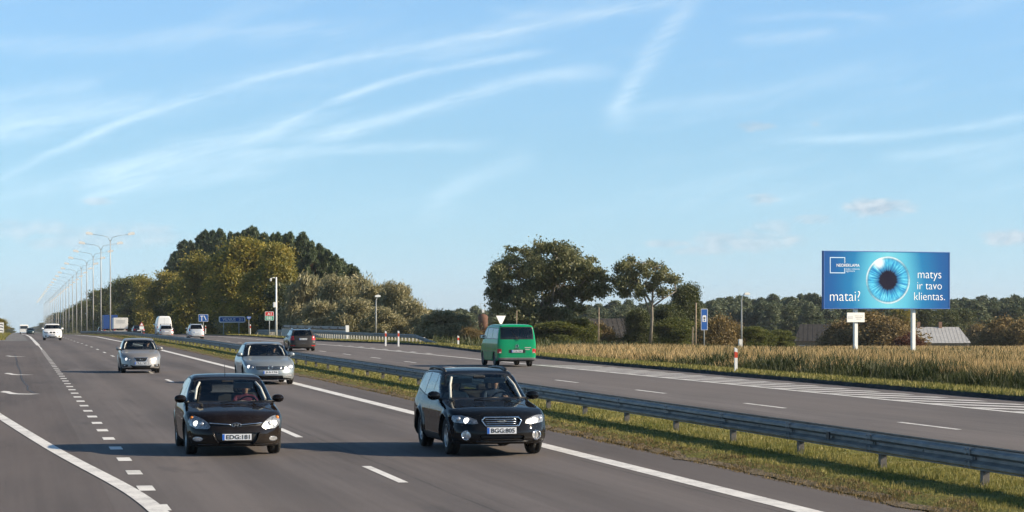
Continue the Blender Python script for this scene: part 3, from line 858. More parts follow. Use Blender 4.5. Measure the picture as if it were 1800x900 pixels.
def tall_ok(X, Y):
    return (X > right_edge(Y)+6.3+clump_mask(X,Y,.5)*1.3 - 3.2*sstep(Y,95,140)) & (Y > 30) & (X > 28+.16*Y*np.clip((Y-140)/80,0,1) + clump_mask(X,Y,.3)*3)
for nme, n0, kite, h0, h1, wk, ln, mt, lb in (('dry_meadow_grass', 460000, True, .18, .52, .42, 1.0, 'dry', 'tall golden dry grass filling the meadow right of the motorway'),
                                    ('bent_meadow_grass', 200000, False, .12, .42, .7, .9, 'straw', 'low bent straw and weeds between the tall dry grass')):
    X, Y, d = view_pts(n0, 760, 2150, 50, 300, 1)
    patch = clump_mask(X, Y, .22)*.5 + clump_mask(X+9, Y-4, .9)*.35 + clump_mask(X, Y, .07)*.4
    ok = tall_ok(X, Y) & (rg.random(len(X)) < .72 + .9*patch)
    X, Y, d, patch = X[ok], Y[ok], d[ok], patch[ok]
    h = rg.uniform(h0, h1, len(X))*(.78 + .55*patch + .25*rg.random(len(X))); h = np.maximum(h, .1)
    w = np.maximum(.010, d*.00042)*rg.uniform(.6,1.4,len(X))*wk
    grass(nme, np.stack([X,Y,terrain(X,Y)-.02],1), h, w, GM[mt], rg, kite, ln, lb)
X, Y, d = view_pts(420000, 760, 2150, 50, 260, 1)
e = X - right_edge(Y); nearf = 1-sstep(Y, 95, 150)
lim = 3.6 + 3.6*nearf + clump_mask(X,Y,.5)*1.2
fade = rg.random(len(X)) < np.where(e < lim, .95*nearf + .45*(clump_mask(X,Y,.45) > .05), .05 + .10*(clump_mask(X,Y,.3) > .3))
ok = (e > 2.2+clump_mask(X,Y,.7)*.5) & fade & (Y > 30)
X, Y, d = X[ok], Y[ok], d[ok]
h = rg.uniform(.22, .66, len(X))*(1+.45*clump_mask(X,Y,.55)); w = np.maximum(.016, d*.0005)*rg.uniform(.7,1.4,len(X))
grass('green_ditch_growth', np.stack([X,Y,terrain(X,Y)-.02],1), h, w, GM['tall'], rg, False, .8, 'dark green weeds and grass along the ditch in front of the meadow')
# verge
X, Y, d = view_pts(200000, 600, 2150, 45, 320, 2)
e = X - right_edge(Y); ok = (e > .06) & (e < 2.9) & (Y > 20)
nv = 46000
Yv = 1/((1-rg.random(nv))/40 + rg.random(nv)*0 + .0012*rg.random(nv)); Yv = 40*(330/40)**rg.random(nv)
ev = rg.uniform(.04, 2.4, nv); Xv = right_edge(Yv)+ev
zv = zp(Yv) + np.interp(ev, [0,.02,.5,1.3,2.0,2.6], [.0,.13,.17,.15,.02,-.2])
dv = Xv*ST + Yv*CT
grass('verge_grass', np.stack([Xv,Yv,zv-.01],1), rg.uniform(.05,.16,nv), np.maximum(.012,dv*.0005), GM['turf'], rg, False, .6, 'short mown grass on the right verge beside the hatching')
# median
nm = 210000
um = rg.random(nm); Ym = 1/((1-um)/14 + um/300)
Xm = rg.uniform(11.12, 15.4, nm); dm = Xm*ST + Ym*CT
hm = rg.uniform(.025,.075,nm)*(1+.6*clump_mask(Xm,Ym,2.2)) + np.where(np.abs(Xm-13.2) < .22, rg.uniform(0,.10,nm)*(rg.random(nm) < .5), 0)
zm = zp(Ym)+.10*np.clip(np.minimum(Xm-11.22, 15.36-Xm)/.5, 0, 1)
edge = (Xm < 11.75 + .3*clump_mask(Xm,Ym,1.5)) | (Xm > 15.1)
for nme, sel, mt, lb in (('median_grass', ~edge, GM['turf'], 'short green and yellow grass of the median under the guardrail'), ('median_edge_grass', edge, GM['edge'], 'dry brown grass along the edge of the median')):
    grass(nme, np.stack([Xm,Ym,zm-.01],1)[sel], hm[sel]*(1.0 if nme == 'median_grass' else .75), np.maximum(.009, dm*.00042)[sel], mt, rg, False, .7, lb)
nl = 26000                                            # far-left verge
Yl = 250*(600/250)**rg.random(nl); Xl = rg.uniform(-9, -1.0, nl)
Yn = rg.uniform(20, 250, 14000); Xn = rg.uniform(-12, -4.5, 14000)
Xl = np.concatenate([Xl, Xn]); Yl = np.concatenate([Yl, Yn]); nl = len(Xl)
grass('left_verge_grass', np.stack([Xl,Yl,terrain(Xl,Yl)-.02],1), rg.uniform(.1,.45,nl), np.maximum(.015,(Xl*ST+Yl*CT)*.0005), GM['turf'], rg, False, .5, 'yellow green grass on the left verge by the white marker')

# ================================================================ guardrails
m_steel = pbr('galvanised_steel', (.20,.205,.205), .58, metal=.35, var=.25, vscale=2.5, dirt=(.13,.12,.10), dscale=1.5, damt=.6)
m_post = pbr('galvanised_post', (.14,.13,.125), .6, metal=.3, var=.3, vscale=5, dirt=(.10,.08,.06), dscale=4)
m_black = pbr('black_plastic', (.015,.015,.016), .5, var=.3)
m_white = pbr('white_paint', (.78,.77,.74), .5, var=.06, vscale=3, dirt=(.45,.42,.38), dscale=3, damt=.35)
m_red = pbr('red_reflector', (.55,.06,.02), .35, var=.15)
m_conc = pbr('concrete', (.45,.43,.39), .9, var=.2, vscale=2, bump=.3)
def beam_mesh(L, name='beam'):
    prof = [(.03,-.155),(.032,-.135),(.083,-.108),(.086,-.065),(.006,-.022),(.006,.022),(.086,.065),(.083,.108),(.032,.135),(.03,.155)]
    back = [(a-.006 if i not in (0, len(prof)-1) else a-.006, b) for i, (a, b) in enumerate(prof)][::-1]
    loop = prof + back
    mb = MB(); n = len(loop)
    P = [(-a, 0, b) for a, b in loop] + [(-a, L, b) for a, b in loop]
    F = [(i, (i+1) % n, n+(i+1) % n, n+i) for i in range(n)] + [tuple(range(n))[::-1], tuple(range(n, 2*n))]
    mb.add(P, F)
    for yy_ in (.07, .22):                               # bolt heads at the lap
        for zz in (-.12, -.05, .05, .12): mb.box((-.088, yy_, zz), (.014, .03, .03))
    mb.box((-.01, .15, 0), (.02, .05, .05)); mb.box((-.01, L/2, 0), (.02, .03, .03))
    o = mb.build(name, m_steel); me = o.data; bpy.data.objects.remove(o); return me
def post_mesh(h):
    mb = MB()
    mb.box((0,-.045,h/2-.15), (.10,.006,h+.3)); mb.box((-.047,0,h/2-.15), (.006,.084,h+.3)); mb.box((.047,-.0,h/2-.15), (.006,.084,h+.3))
    mb.box((-.035,.045,h/2-.15), (.03,.006,h+.3)); mb.box((.035,.045,h/2-.15), (.03,.006,h+.3))
    o = mb.build('post', m_post); me = o.data; bpy.data.objects.remove(o); return me
BEAM = beam_mesh(4.06); POST = post_mesh(.57)
def child(name, me, parent, loc, rot=(0,0,0)):
    o = bpy.data.objects.new(name, me); o.location = loc; o.rotation_euler = rot; return link(o, parent)
gr = empty('guardrail', (13.2, 23.6, 0), label='long double-sided steel guardrail on dark posts along the grass median', cat='guardrail')
refl = MB().box((0,0,0), (.02,.14,.12)).build('reflector', m_black); REF = refl.data; bpy.data.objects.remove(refl)
npost = 120
for k in range(npost):
    Y0 = 23.6 + 4*k; z0 = float(zp(Y0)) + .03; z1 = float(zp(Y0+4)) + .03
    ang = math.atan2(z1-z0, 4.0)
    jx = random.Random(k).uniform(-.012,.012)
    child('post', POST, gr, (jx, Y0-23.6, z0), (0, random.Random(k+7).uniform(-.02,.02), 0))
    if k < npost-1:
        child('beam', BEAM, gr, (-.10, Y0-23.6, z0+.455), (ang, 0, 0))
        child('beam', BEAM, gr, (.10, Y0-23.6+4.06, z1+.455), (-ang, 0, math.pi))
        child('spacer', POST, gr, (-.075, Y0-23.6, z0+.37), (0,0,0)).scale = (.55, .8, .2)
    if k % 6 == 3: child('reflector', REF, gr, (-.20, Y0-23.6+2, (z0+z1)/2+.48), (ang,0,0))
# the rail beyond the right verge
gr2 = empty('guardrail', (32.2, 184, 0), label='steel guardrail on pale posts at the right edge near the bridge parapet', cat='guardrail')
m_ppost = pbr('pale_post', (.55,.52,.45), .8, var=.2)
pp = MB().box((0,0,.2), (.12,.16,1.0)).build('post', m_ppost); PP = pp.data; bpy.data.objects.remove(pp)
def gx(Y): return 32.2 + .009*(Y-184)
for k in range(40):
    Y0 = 184+4*k; z0 = float(zp(Y0)) + .05; z1 = float(zp(Y0+4))+.05
    drop0 = max(0, 1-k/3.0)*.62; drop1 = max(0, 1-(k+1)/3.0)*.62
    if k == 39: drop1 = .5
    ang = math.atan2(z1-z0-drop1+drop0, 4.0)
    child('beam', BEAM, gr2, (gx(Y0)-32.2-.09, 4*k, z0+.62-drop0), (ang, 0, -.009))
    if k > 1:
        child('post', PP, gr2, (gx(Y0)-32.2, 4*k, z0-.12)); child('post', PP, gr2, (gx(Y0+2)-32.2, 4*k+2, (z0+z1)/2-.12))
# concrete parapet with a steel beam above it, behind that rail
pa = at(610, 582, 262); pb = at(497, 582, 300)
par = empty('bridge_parapet', (pa.x, pa.y, float(terrain(pa.x,pa.y))), label='low pale concrete bridge parapet with steel rail behind the estate car', cat='parapet')
dvec = Vector((pb.x-pa.x, pb.y-pa.y, 0)); Lp = dvec.length; ang = math.atan2(dvec.y, dvec.x)
Mr = Matrix.Rotation(ang, 3, 'Z')
MB().box(Mr @ Vector((Lp/2,0,.4)), (Lp,.3,.95), M=Mr).build('wall', m_conc, par)
for k in range(9): MB().box(Mr @ Vector((.3+k*(Lp-.6)/8,0,1.0)), (.1,.1,.4), M=Mr).build('post', m_post, par)
MB().box(Mr @ Vector((Lp/2,-.12,1.16)), (Lp,.08,.3), M=Mr).build('rail', m_steel, par)
MB().box(Mr @ Vector((-.1,0,.7)), (.22,.36,1.5), M=Mr).build('end_post', m_white, par)

# ================================================================ lamp masts in the median
m_mast = pbr('mast_steel', (.40,.39,.37), .5, metal=.3, var=.12, vscale=1.0)
m_lampw = pbr('lamp_housing', (.80,.79,.76), .45, var=.05)
def mast_parts():
    t = empty('lamp_mast', label='mast', cat='street lamp', group='twin-armed lamp masts in the median')
    MB().tube([(0,0,-.2),(0,0,5),(0,0,10),(0,0,14.4)], [.115,.10,.085,.06], 10).build('pole', m_mast, t)
    for s in (-1, 1):
        MB().tube([(0,0,14.2),(s*.35,0,14.9),(s*1.2,0,15.12),(s*2.7,0,15.32)], [.05,.035,.03,.03], 7).build('arm', m_mast, t)
        mb = MB()
        M = Matrix.Translation((s*3.15,0,15.38)) @ Matrix.Rotation(-s*RAD(8), 4, 'Y')
        prof = [(-.55,.0),(-.46,.2),(.1,.3),(.46,.24),(.56,.06),(.46,-.13),(-.46,-.16)]
        mb.prism([(a*s, b) for a, b in prof], -.26, .26, M=M)
        h = mb.build('lamp_head', m_lampw, t)
        MB().box(M @ Vector((.05*s,0,-.11)), (.7,.32,.03)).build('glass', pbr('lamp_glass', (.5,.52,.53), .15, var=.05), h)
    return t
mast = mast_parts()
ORD = ['nearest','second','third','fourth','fifth','sixth','seventh','eighth']
for k in range(22):
    m_ = mast if k == 0 else copy_tree(mast)
    d = 367 + 40*k; X_ = 14.2; Y_ = (d - X_*ST)/CT
    m_.location = (X_, Y_, float(zp(Y_)))
    m_['label'] = ORD[k] + ' of the twin-armed lamp masts in the motorway median' if k < 8 else 'far twin-armed lamp mast beyond the eighth in the median row'

# ================================================================ signs and posts
m_blue = pbr('sign_blue', (.015,.10,.38), .4, var=.08)
m_signw = pbr('sign_white', (.78,.78,.76), .4, var=.04)
m_signred = pbr('sign_red', (.55,.035,.03), .4, var=.08)
m_green = pbr('sign_green', (.02,.30,.17), .4, var=.08)
m_back = pbr('sign_back', (.42,.43,.44), .5, metal=.4, var=.1)
m_wood = pbr('weathered_wood', (.30,.23,.16), .9, var=.3, vscale=4, bump=.4)
m_grey = pbr('grey_paint', (.35,.37,.37), .5, var=.1)
YAW = -TH + RAD(14)
def fit_text(name, body, w, mat, parent, x, z, y=-.02, bold=0.0, h=None):
    o = text_mesh(name, body, 1.0, mat, parent, depth=.003, bold=bold)
    c = np.array([v.co for v in o.data.vertices]); lo, hi = c.min(0), c.max(0)
    sx = w/(hi[0]-lo[0]); sz = sx if h is None else h/(hi[2]-lo[2])
    o.data.transform(Matrix.Translation((x, y, z)) @ Matrix.Diagonal((sx, 1, sz, 1)) @ Matrix.Translation((-(lo[0]+hi[0])/2, 0, -(lo[2]+hi[2])/2)))
    return o
def rounded(w, h, r, n=4):
    P = []
    for cx_, cz_, a0 in ((w/2-r, h/2-r, 0), (-w/2+r, h/2-r, 90), (-w/2+r, -h/2+r, 180), (w/2-r, -h/2+r, 270)):
        for k in range(n+1):
            a = RAD(a0+90*k/n); P.append((cx_+r*math.cos(a), cz_+r*math.sin(a)))
    return P[::-1]
def panel(name, w, h, z, mat, parent, r=.06, y0=-.015, y1=.015, x=0.0):
    mb = MB(); mb.prism([(x+a, z+b) for a, b in rounded(w, h, r)], y0, y1); return mb.build(name, mat, parent)
def sign_at(name, px, d, label, cat='sign', rz=YAW):
    p = on_ground(px, d); return empty(name, p, rz, label, cat), p
def zrow(py, d, p): return CAMZ - (py-551)/4250*d - p.z

# lane sign
t, p = sign_at('lane_sign', 357.5, 385, 'blue rectangular lane sign with white T and slanted arrow by the wood')
t.scale = (1.28,1,1.28); z = zrow(559, 385, p)/1.28; panel('panel', 1.2, .92, z, m_signw, t); panel('face', 1.14, .86, z, m_blue, t, y0=-.02, y1=-.016)
MB().box((-.2,-.024,z-.05), (.09,.006,.62)).build('symbol', m_signw, t); MB().box((-.2,-.024,z+.24), (.4,.006,.09)).build('symbol', m_signw, t)
MB().box((.22,-.024,z), (.09,.006,.66), M=Matrix.Rotation(RAD(-25),3,'Y')).build('symbol', m_signw, t)
MB().tube([(0,.05,-.2),(0,.05,z+.4)], .04, 8).build('post', m_grey, t)
# town sign
t, p = sign_at('town_sign', 408, 352, 'wide blue direction sign reading VILNIUS with rounded white border on two posts')
t.scale = (1.18,1,1.18); z = zrow(561.5, 352, p)/1.18; panel('panel', 3.3, .78, z, m_signw, t, .2); panel('face', 3.0, .54, z, m_blue, t, .12, -.02, -.016)
fit_text('lettering', 'VILNIUS', 1.6, m_signw, t, -.38, z, -.024, .01, .36); fit_text('lettering', '31', .42, m_signw, t, 1.05, z, -.024, .01, .36)
for x in (-1.05, .85): MB().tube([(x,.06,-.2),(x,.06,z+.3)], .055, 8).build('post', m_grey, t)
# small blue sign
t, p = sign_at('small_blue_sign', 437.5, 318, 'small dark blue sign on thin post right of the VILNIUS sign')
z = zrow(559, 318, p); MB().prism([(-.30,z+.2),(.30,z+.2),(.26,z-.05),(.0,z-.22),(-.26,z-.05)], -.015, .015).build('panel', m_blue, t)
fit_text('lettering', '103', .36, m_signw, t, 0, z+.04, -.02)
MB().tube([(0,.04,-.2),(0,.04,z)], .03, 8).build('post', m_grey, t)
# route numbers
t, p = sign_at('route_sign', 473.5, 296, 'square route sign, red A1 field above green E85 field')
z = zrow(555.5, 296, p); panel('panel', 1.08, 1.08, z, m_signw, t, .07)
panel('red_field', .98, .48, z+.26, m_signred, t, .04, -.02, -.016); panel('green_field', .98, .48, z-.26, m_green, t, .04, -.02, -.016)
fit_text('lettering', 'A1', .5, m_signw, t, 0, z+.26, -.024, .015, .33); fit_text('lettering', 'E85', .66, m_signw, t, 0, z-.26, -.024, .015, .33)
MB().tube([(0,.05,-.2),(0,.05,z+.3)], .045, 8).build('post', m_grey, t)
# bus stop / services sign
t, p = sign_at('services_sign', 1238, 215, 'tall narrow blue sign with white symbol square, in the dry meadow')
z = zrow(561.5, 215, p); panel('panel', .62, 1.9, z, m_signw, t, .05); panel('face', .55, 1.83, z, m_blue, t, .04, -.02, -.016)
panel('symbol_square', .36, .52, z+.05, m_signw, t, .02, -.026, -.022)
MB().box((0,-.03,z+.12), (.16,.006,.16)).build('symbol', m_black, t); MB().box((0,-.03,z-.08), (.12,.006,.14)).build('symbol', m_blue, t)
panel('symbol', .3, .06, z+.34, m_signw, t, .01, -.026, -.022)
MB().tube([(0,.05,-.3),(0,.05,z+.8)], .05, 8).build('post', m_grey, t)
# give way sign seen from behind
t, p = sign_at('give_way_sign', 880.5, 205, 'white inverted triangle sign rising behind the green van roof', rz=YAW+RAD(16))
z = zrow(555, 205, p)
MB().prism([(-.47,z),(.47,z),(.04,z-.8),(-.04,z-.8)], -.015, .015).build('panel', m_white, t)
MB().tube([(0,.05,-.2),(0,.05,z-.1)], .04, 8).build('post', m_grey, t)
# warning sign on the median
t, p = sign_at('warning_sign', 249, 262, 'triangular warning sign with plate below, standing in the median by the rail')
z = zrow(566, 262, p)
MB().prism([(0,z),(.26,z-.42),(-.26,z-.42)], -.012, .012).build('border', m_signred, t)
MB().prism([(0,z-.10),(.17,z-.37),(-.17,z-.37)], -.018, -.013).build('face', m_signw, t)
panel('plate', .46, .34, z-.64, m_signw, t, .04); MB().tube([(0,.05,-.2),(0,.05,z-.1)], .03, 8).build('post', m_grey, t)
# wooden poles
for px, top, d, lb, h in ((907.5,546,230,'thin wooden pole just behind the green van',.05),(1052,541,230,'thin wooden pole at the left of the dark shed',.06),(1222.5,532,225,'tall thin wooden pole left of the blue services sign',.08),(1217,575,222,'short wooden stake beside the tall thin pole',.06)):
    p = on_ground(px, d); zt = CAMZ - (top-551)/4250*d - p.z
    o = MB().tube([(0,0,-.3),(.02,0,zt*.5),(.05,0,zt)], [h*1.2,h*1.05,h*.85], 8).build('wooden_pole', m_wood); o.location = p; tag(o, lb, 'pole')
# street lamps
def street_lamp(px, top, d, label, mat, side=1, arm=.5):
    p = on_ground(px, d); H = CAMZ - (top-551)/4250*d - p.z
    t = empty('street_lamp', p, YAW, label, 'street lamp')
    MB().tube([(0,0,-.2),(0,0,H*.5),(0,0,H*.9),(side*.1,0,H*.97),(side*arm*.6,0,H)], [.09,.075,.06,.05,.045], 9).build('pole', mat, t)
    M = Matrix.Translation((side*(arm+.05),0,H+.02))
    h = MB(); h.prism([(-.3,-.03),(-.24,.10),(.1,.16),(.32,.06),(.30,-.08),(-.2,-.10)], -.14, .14, M=M); hh = h.build('lamp_head', m_lampw, t)
    MB().box((side*(arm+.05),0,H-.09), (.4,.2,.03)).build('glass', m_grey, hh)
    return t, p, H
street_lamp(1303.5, 517, 240, 'curved grey street lamp in the dry meadow right of the blue sign', m_grey)
t, p, H = street_lamp(661, 521, 262, 'short white street lamp in front of the willow shrubs', m_mast, 1, .12)
p = on_ground(1301.5, 236); o = MB().box((0,0,.5), (.34,.3,1.3)).build('cable_cabinet', m_white); o.location = p; tag(o, 'small white cable box at the foot of the grey street lamp', 'cabinet')
# camera pole
p = on_ground(485.5, 285); H = CAMZ - (487-551)/4250*285 - p.z
t = empty('camera_pole', p, YAW, 'white pole with camera arm and box beside the route sign', 'pole')
MB().tube([(0,0,-.2),(0,0,H*.5),(0,0,H)], [.13,.115,.09], 10).build('pole', m_white, t)
MB().tube([(0,0,H-.1),(-.35,0,H-.08),(-.62,0,H-.12)], .04, 7).build('arm', m_white, t); MB().rbox((-.66,-.02,H-.33), (.2,.3,.34), .04).build('camera', m_white, t)
MB().rbox((-.2,-.12,zrow(536,285,p)), (.36,.28,.6), .03).build('box', m_white, t)
# marker posts
def marker(px, base, d, label, h=1.0):
    p = at(px, base, d)
    g = float(terrain(p.x, p.y)) if p.x > 33 or p.x < 11 else p.z
    t = empty('marker_post', (p.x, p.y, p.z), YAW, label, 'marker post', 'white roadside marker posts with red band')
    prof = [(-.06,-.25),(.06,-.25),(.06,h-.06),(-.06,h)]
    MB().prism(prof, -.035, .035).build('post', m_white, t)
    MB().prism([(-.063,h*.58),(.063,h*.58),(.063,h*.80),(-.063,h*.83)], -.038, .038).build('band', m_red, t)
    return t
marker(1293.5, 654, 98, 'white marker post with red band on the verge in front of the dry meadow')
marker(678, 606, 186, 'left one of the two close marker posts at the guardrail end', 1.08); marker(700.5, 606, 184, 'right one of the two close marker posts at the guardrail end', 1.08)
marker(805.5, 610, 178, 'marker post alone left of the green van', .85)
marker(440, 587, 306, 'marker post at the far start of the right guardrail', 1.25); marker(361.5, 584, 388, 'marker post below the blue lane sign', 1.1)
# white chevron marker at the left edge
p = on_ground(1.5, 305)
t = empty('chevron_board', p, YAW, 'white board with dark marks at the extreme left edge of the road', 'sign')
panel('panel', .75, 1.25, 1.15, m_white, t, .04)
for zz in (.75,1.15,1.5): MB().prism([(-.3,zz),(0,zz+.12),(.3,zz),(.3,zz-.1),(0,zz+.02),(-.3,zz-.1)], -.021, -.017).build('mark', m_black, t)
for x in (-.25,.25): MB().tube([(x,.04,-.2),(x,.04,1.0)], .03, 6).build('post', m_grey, t)

# ================================================================ billboard
def billboard():
    d = 217; k = d/4250; RZ = -TH + RAD(24); cosr = math.cos(RAD(24))
    p = on_ground(1558.5, d); 
    t = empty('billboard', p, RZ, 'large blue billboard with a glowing eye and white lettering on two posts', 'billboard')
    def X(px): return (px-1558.5)*k/cosr
    def Z(py): return CAMZ - (py-551)*k - p.z
    W = X(1676.5)-X(1440.5); H = Z(443)-Z(542); zc = (Z(443)+Z(542))/2
    m = bpy.data.materials.new('billboard_print'); m.use_nodes = True; nt = m.node_tree; b = nt.nodes['Principled BSDF']
    oc = coord(nt); x, y, z = sep(nt, oc)
    ex, ez, R = X(1559.5), Z(492.5), (Z(451)-Z(535))/2
    u = (x-ex)*cosr/R; v = (z-ez)/R
    rr_ = (u*u + v*v)._m('SQRT'); an = v._m('ARCTAN2', u)
    bgc = ramp(nt, (u.abs()*0.75 + (v+.2).abs()*.12)/3.0, [(0,(.18,.60,.74)),(.24,(.09,.44,.64)),(.42,(.010,.18,.42)),(.62,(.006,.10,.32)),(1.0,(.012,.04,.22))])
    fib = noise(nt, comb(nt, (an*1.0)._m('COSINE')*7.0, (an*1.0)._m('SINE')*7.0, rr_*1.1), 1.6, 5.0, .65)
    iris = ramp(nt, fib, [(.30,(.01,.10,.36)),(.45,(.02,.30,.62)),(.58,(.10,.58,.80)),(.75,(.42,.86,.95))])
    iris = mixc(nt, (1.0-rr_.step(.40,.72))*.75, iris, (.004,.05,.24))
    iris = mixc(nt, rr_.step(.66,.95)*.3, iris, (.10,.36,.66))
    c = mixc(nt, (rr_ + (fib-.5)*.22).step(.36,.47), (.002,.002,.02), iris)
    rim = rr_.step(.84,.93)
    c = mixc(nt, rim*.75, c, (.05,.22,.34))
    hl = (1.0 - ((rr_-.96).abs()/.06)).sat()
    side = ((u*.55 - v*1.0)*(v*.2+1.0)).abs().step(.05,.9)
    c = mixc(nt, hl*(.12 + .75*side)*(fib*.8+.5).sat(), c, (.75,.90,.95))
    gl = (1.0 - ((((u+.42)*(u+.42) + (v-.74)*(v-.74))._m('SQRT'))/.34)).sat()
    c = mixc(nt, gl.step(.0,.7)*.8, c, (.9,.96,.97))
    c = mixc(nt, rr_.step(.985,1.005), c, bgc)
    nt.links.new(c.s, b.inputs['Base Color']); b.inputs['Roughness'].default_value = .6; b.inputs['Specular IOR Level'].default_value = .12
    mb = MB(); mb.box((0,0,zc), (W,.30,H)); 
    mb.build('print_panel', m, t)
    fr = MB()
    for (cx_, cz_, sx, sz) in ((0,zc+H/2+.02,W+.1,.06),(0,zc-H/2-.02,W+.1,.06),(W/2+.02,zc,.06,H-.02),(-W/2-.02,zc,.06,H-.02)): fr.box((cx_,.0,cz_), (sx,.36,sz))
    fr.build('frame', pbr('billboard_frame', (.03,.12,.38), .5, var=.1), t)
    for px, w in ((1504, .30), (1613, .30)):
        mb = MB(); mb.box((X(px),.36,(zc-.6)/2-.3), (.32,.3,zc+.6)); mb.build('post', m_white, t)
        MB().box((X(px),.25,zc), (.3,.2,H*.9)).build('bracket', m_grey, t)
    for px in (1460, 1530, 1600, 1655): MB().box((X(px),.4,Z(545)), (.16,.5,.12)).build('strut', m_grey, t)
    fy = -.155
    mt = pbr('billboard_letters', (.86,.87,.86), .5, var=.03)
    mlb = pbr('billboard_logo', (.55,.72,.86), .5, var=.03)
    fit_text('lettering', 'matai?', X(1507)-X(1451), mt, t, X(1479), Z(520.5), fy, -.012)
    fit_text('lettering', 'matys', X(1661)-X(1616), mt, t, X(1638.5), Z(485.5), fy, -.012)
    fit_text('lettering', 'ir tavo', X(1662)-X(1615), mt, t, X(1638.5), Z(502), fy, -.012)
    fit_text('lettering', 'klientas.', X(1668)-X(1609), mt, t, X(1638.5), Z(520.5), fy, -.012)
    fit_text('lettering', 'NEOREKLAMA', X(1506)-X(1463.5), mt, t, X(1484.7), Z(467), fy, .0)
    fit_text('lettering', 'lauko reklamos', X(1506)-X(1481), mlb, t, X(1493.5), Z(473.2), fy, .0); fit_text('lettering', 'agentura', X(1497)-X(1481), mlb, t, X(1489), Z(477.6), fy, .0)
    lg = MB(); th = .07
    x0, x1, z0, z1 = X(1451.5), X(1478.5), Z(480.3), Z(453.7)
    for (cx_, cz_, sx, sz) in (((x0+x1)/2,z1,x1-x0+th,th),((x0+x1)/2,z0,x1-x0+th,th),(x0,(z0+z1)/2,th,z1-z0),(x1,(z1+Z(463))/2,th,z1-Z(463)),(x1,(z0+Z(472))/2,th,Z(472)-z0)):
        lg.box((cx_, fy, cz_), (sx, .012, sz))
    lg.build('logo_square', mlb, t)
    return t, X, Z, k, p, RZ
BB, bX, bZ, bk, bp, bRZ = billboard()
# the small owner's plate on the left post
t = empty('post_plate', bp, bRZ, 'small white sign plate fixed to the left billboard post', 'sign')
MB().rbox((bX(1501.5), .10, bZ(558)), (1.85,.08,.86), .02).build('panel', m_white, t)
for i, zz in enumerate((.14,.0,-.14)): MB().box((bX(1501.5)+.3, .055, bZ(558)+zz), (.9-.2*i,.01,.05)).build('print_line', m_grey, t)
MB().box((bX(1501.5)-.55, .055, bZ(558)), (.5,.01,.3)).build('print_block', pbr('plate_print', (.55,.56,.57), .6, var=.05), t)

# ================================================================ houses
m_roofg = pbr('roof_sheet_grey', (.36,.36,.36), .7, var=.12, vscale=2.0, dirt=(.3,.29,.28), dscale=1.2)
m_roofd = pbr('roof_dark', (.035,.032,.03), .8, var=.3, vscale=2.0)
m_wall = pbr('wall_timber', (.20,.15,.10), .85, var=.25, vscale=3)
m_brick = pbr('chimney_brick', (.30,.17,.11), .9, var=.3, vscale=6)
m_glass0 = pbr('house_glass', (.03,.04,.05), .1, var=.1)
def house(name, px0, px1, ridge, eave, d, label, roofm, rz_extra=0.0, hip=.22, chim=(), depth=7.0, nsheets=14, wh=2.6):
    k = d/4250; L = (px1-px0)*k; pc = (px0+px1)/2
    p = at(pc, 551, d); zr = CAMZ-(ridge-551)*k; ze = CAMZ-(eave-551)*k
    t = empty(name, (p.x, p.y, ze-wh), -TH+rz_extra, label, 'house')
    D = depth; hr = zr-ze
    MB().box((0,D/2,wh/2-.5), (L-.6,D-.6,wh+1.0)).build('wall', m_wall, t)
    roof = MB()
    h = L*hip
    A_ = [(-L/2,0,wh),(L/2,0,wh),(L/2,D,wh),(-L/2,D,wh),(-L/2+h,D/2,wh+hr),(L/2-h,D/2,wh+hr)]
    roof.add(A_, [(0,1,5,4),(2,3,4,5),(1,2,5),(3,0,4),(0,3,2,1)]); rf_ = roof.build('roof', roofm, t)
    for i in range(nsheets+1):                            # seams standing up between the roof sheets
        x = -L/2 + L*i/nsheets; f = min(1, (L/2-abs(x))/max(h,1e-3))
        if f <= .02: continue
        a = Vector((x,-.02,wh+.03)); b_ = Vector((x,D/2*f,wh+hr*f+.03))
        MB().tube([a, b_], .016, 4).build('roof_seam', roofm, rf_)
    for cx_ in chim:
        MB().box(((cx_-pc)*k, D/2, wh+hr+.35), (.62,.55,1.3)).build('chimney', m_brick, rf_)
    for x in np.linspace(-L/2+1.4, L/2-1.4, max(2, int(L/3))):
        w_ = MB().box((x,.27,wh*.5), (.9,.06,1.0)).build('window', m_glass0, t)
        for (cx_, cz_, sx, sz) in ((x,wh*.5+.53,1.06,.08),(x,wh*.5-.53,1.06,.08),(x-.49,wh*.5,.08,1.0),(x+.49,wh*.5,.08,1.0)): MB().box((cx_,.25,cz_), (sx,.09,sz)).build('frame', m_white, w_)
    return t
house('grey_roofed_house', 1604, 1708, 575, 603, 470, 'long house with pale grey sheet roof and two chimneys beyond the meadow', m_roofg, RAD(4), .13, (1622,1661), 7.5, 16)
house('dark_barn', 1396, 1478, 570, 600, 430, 'dark roofed barn beyond the meadow left of the billboard', m_roofd, RAD(-8), .12, (), 8, 10)
house('dark_shed', 1040, 1128, 560, 594, 312, 'dark roofed shed behind the forked tree and wooden pole', m_roofd, RAD(10), .02, (), 6, 10)
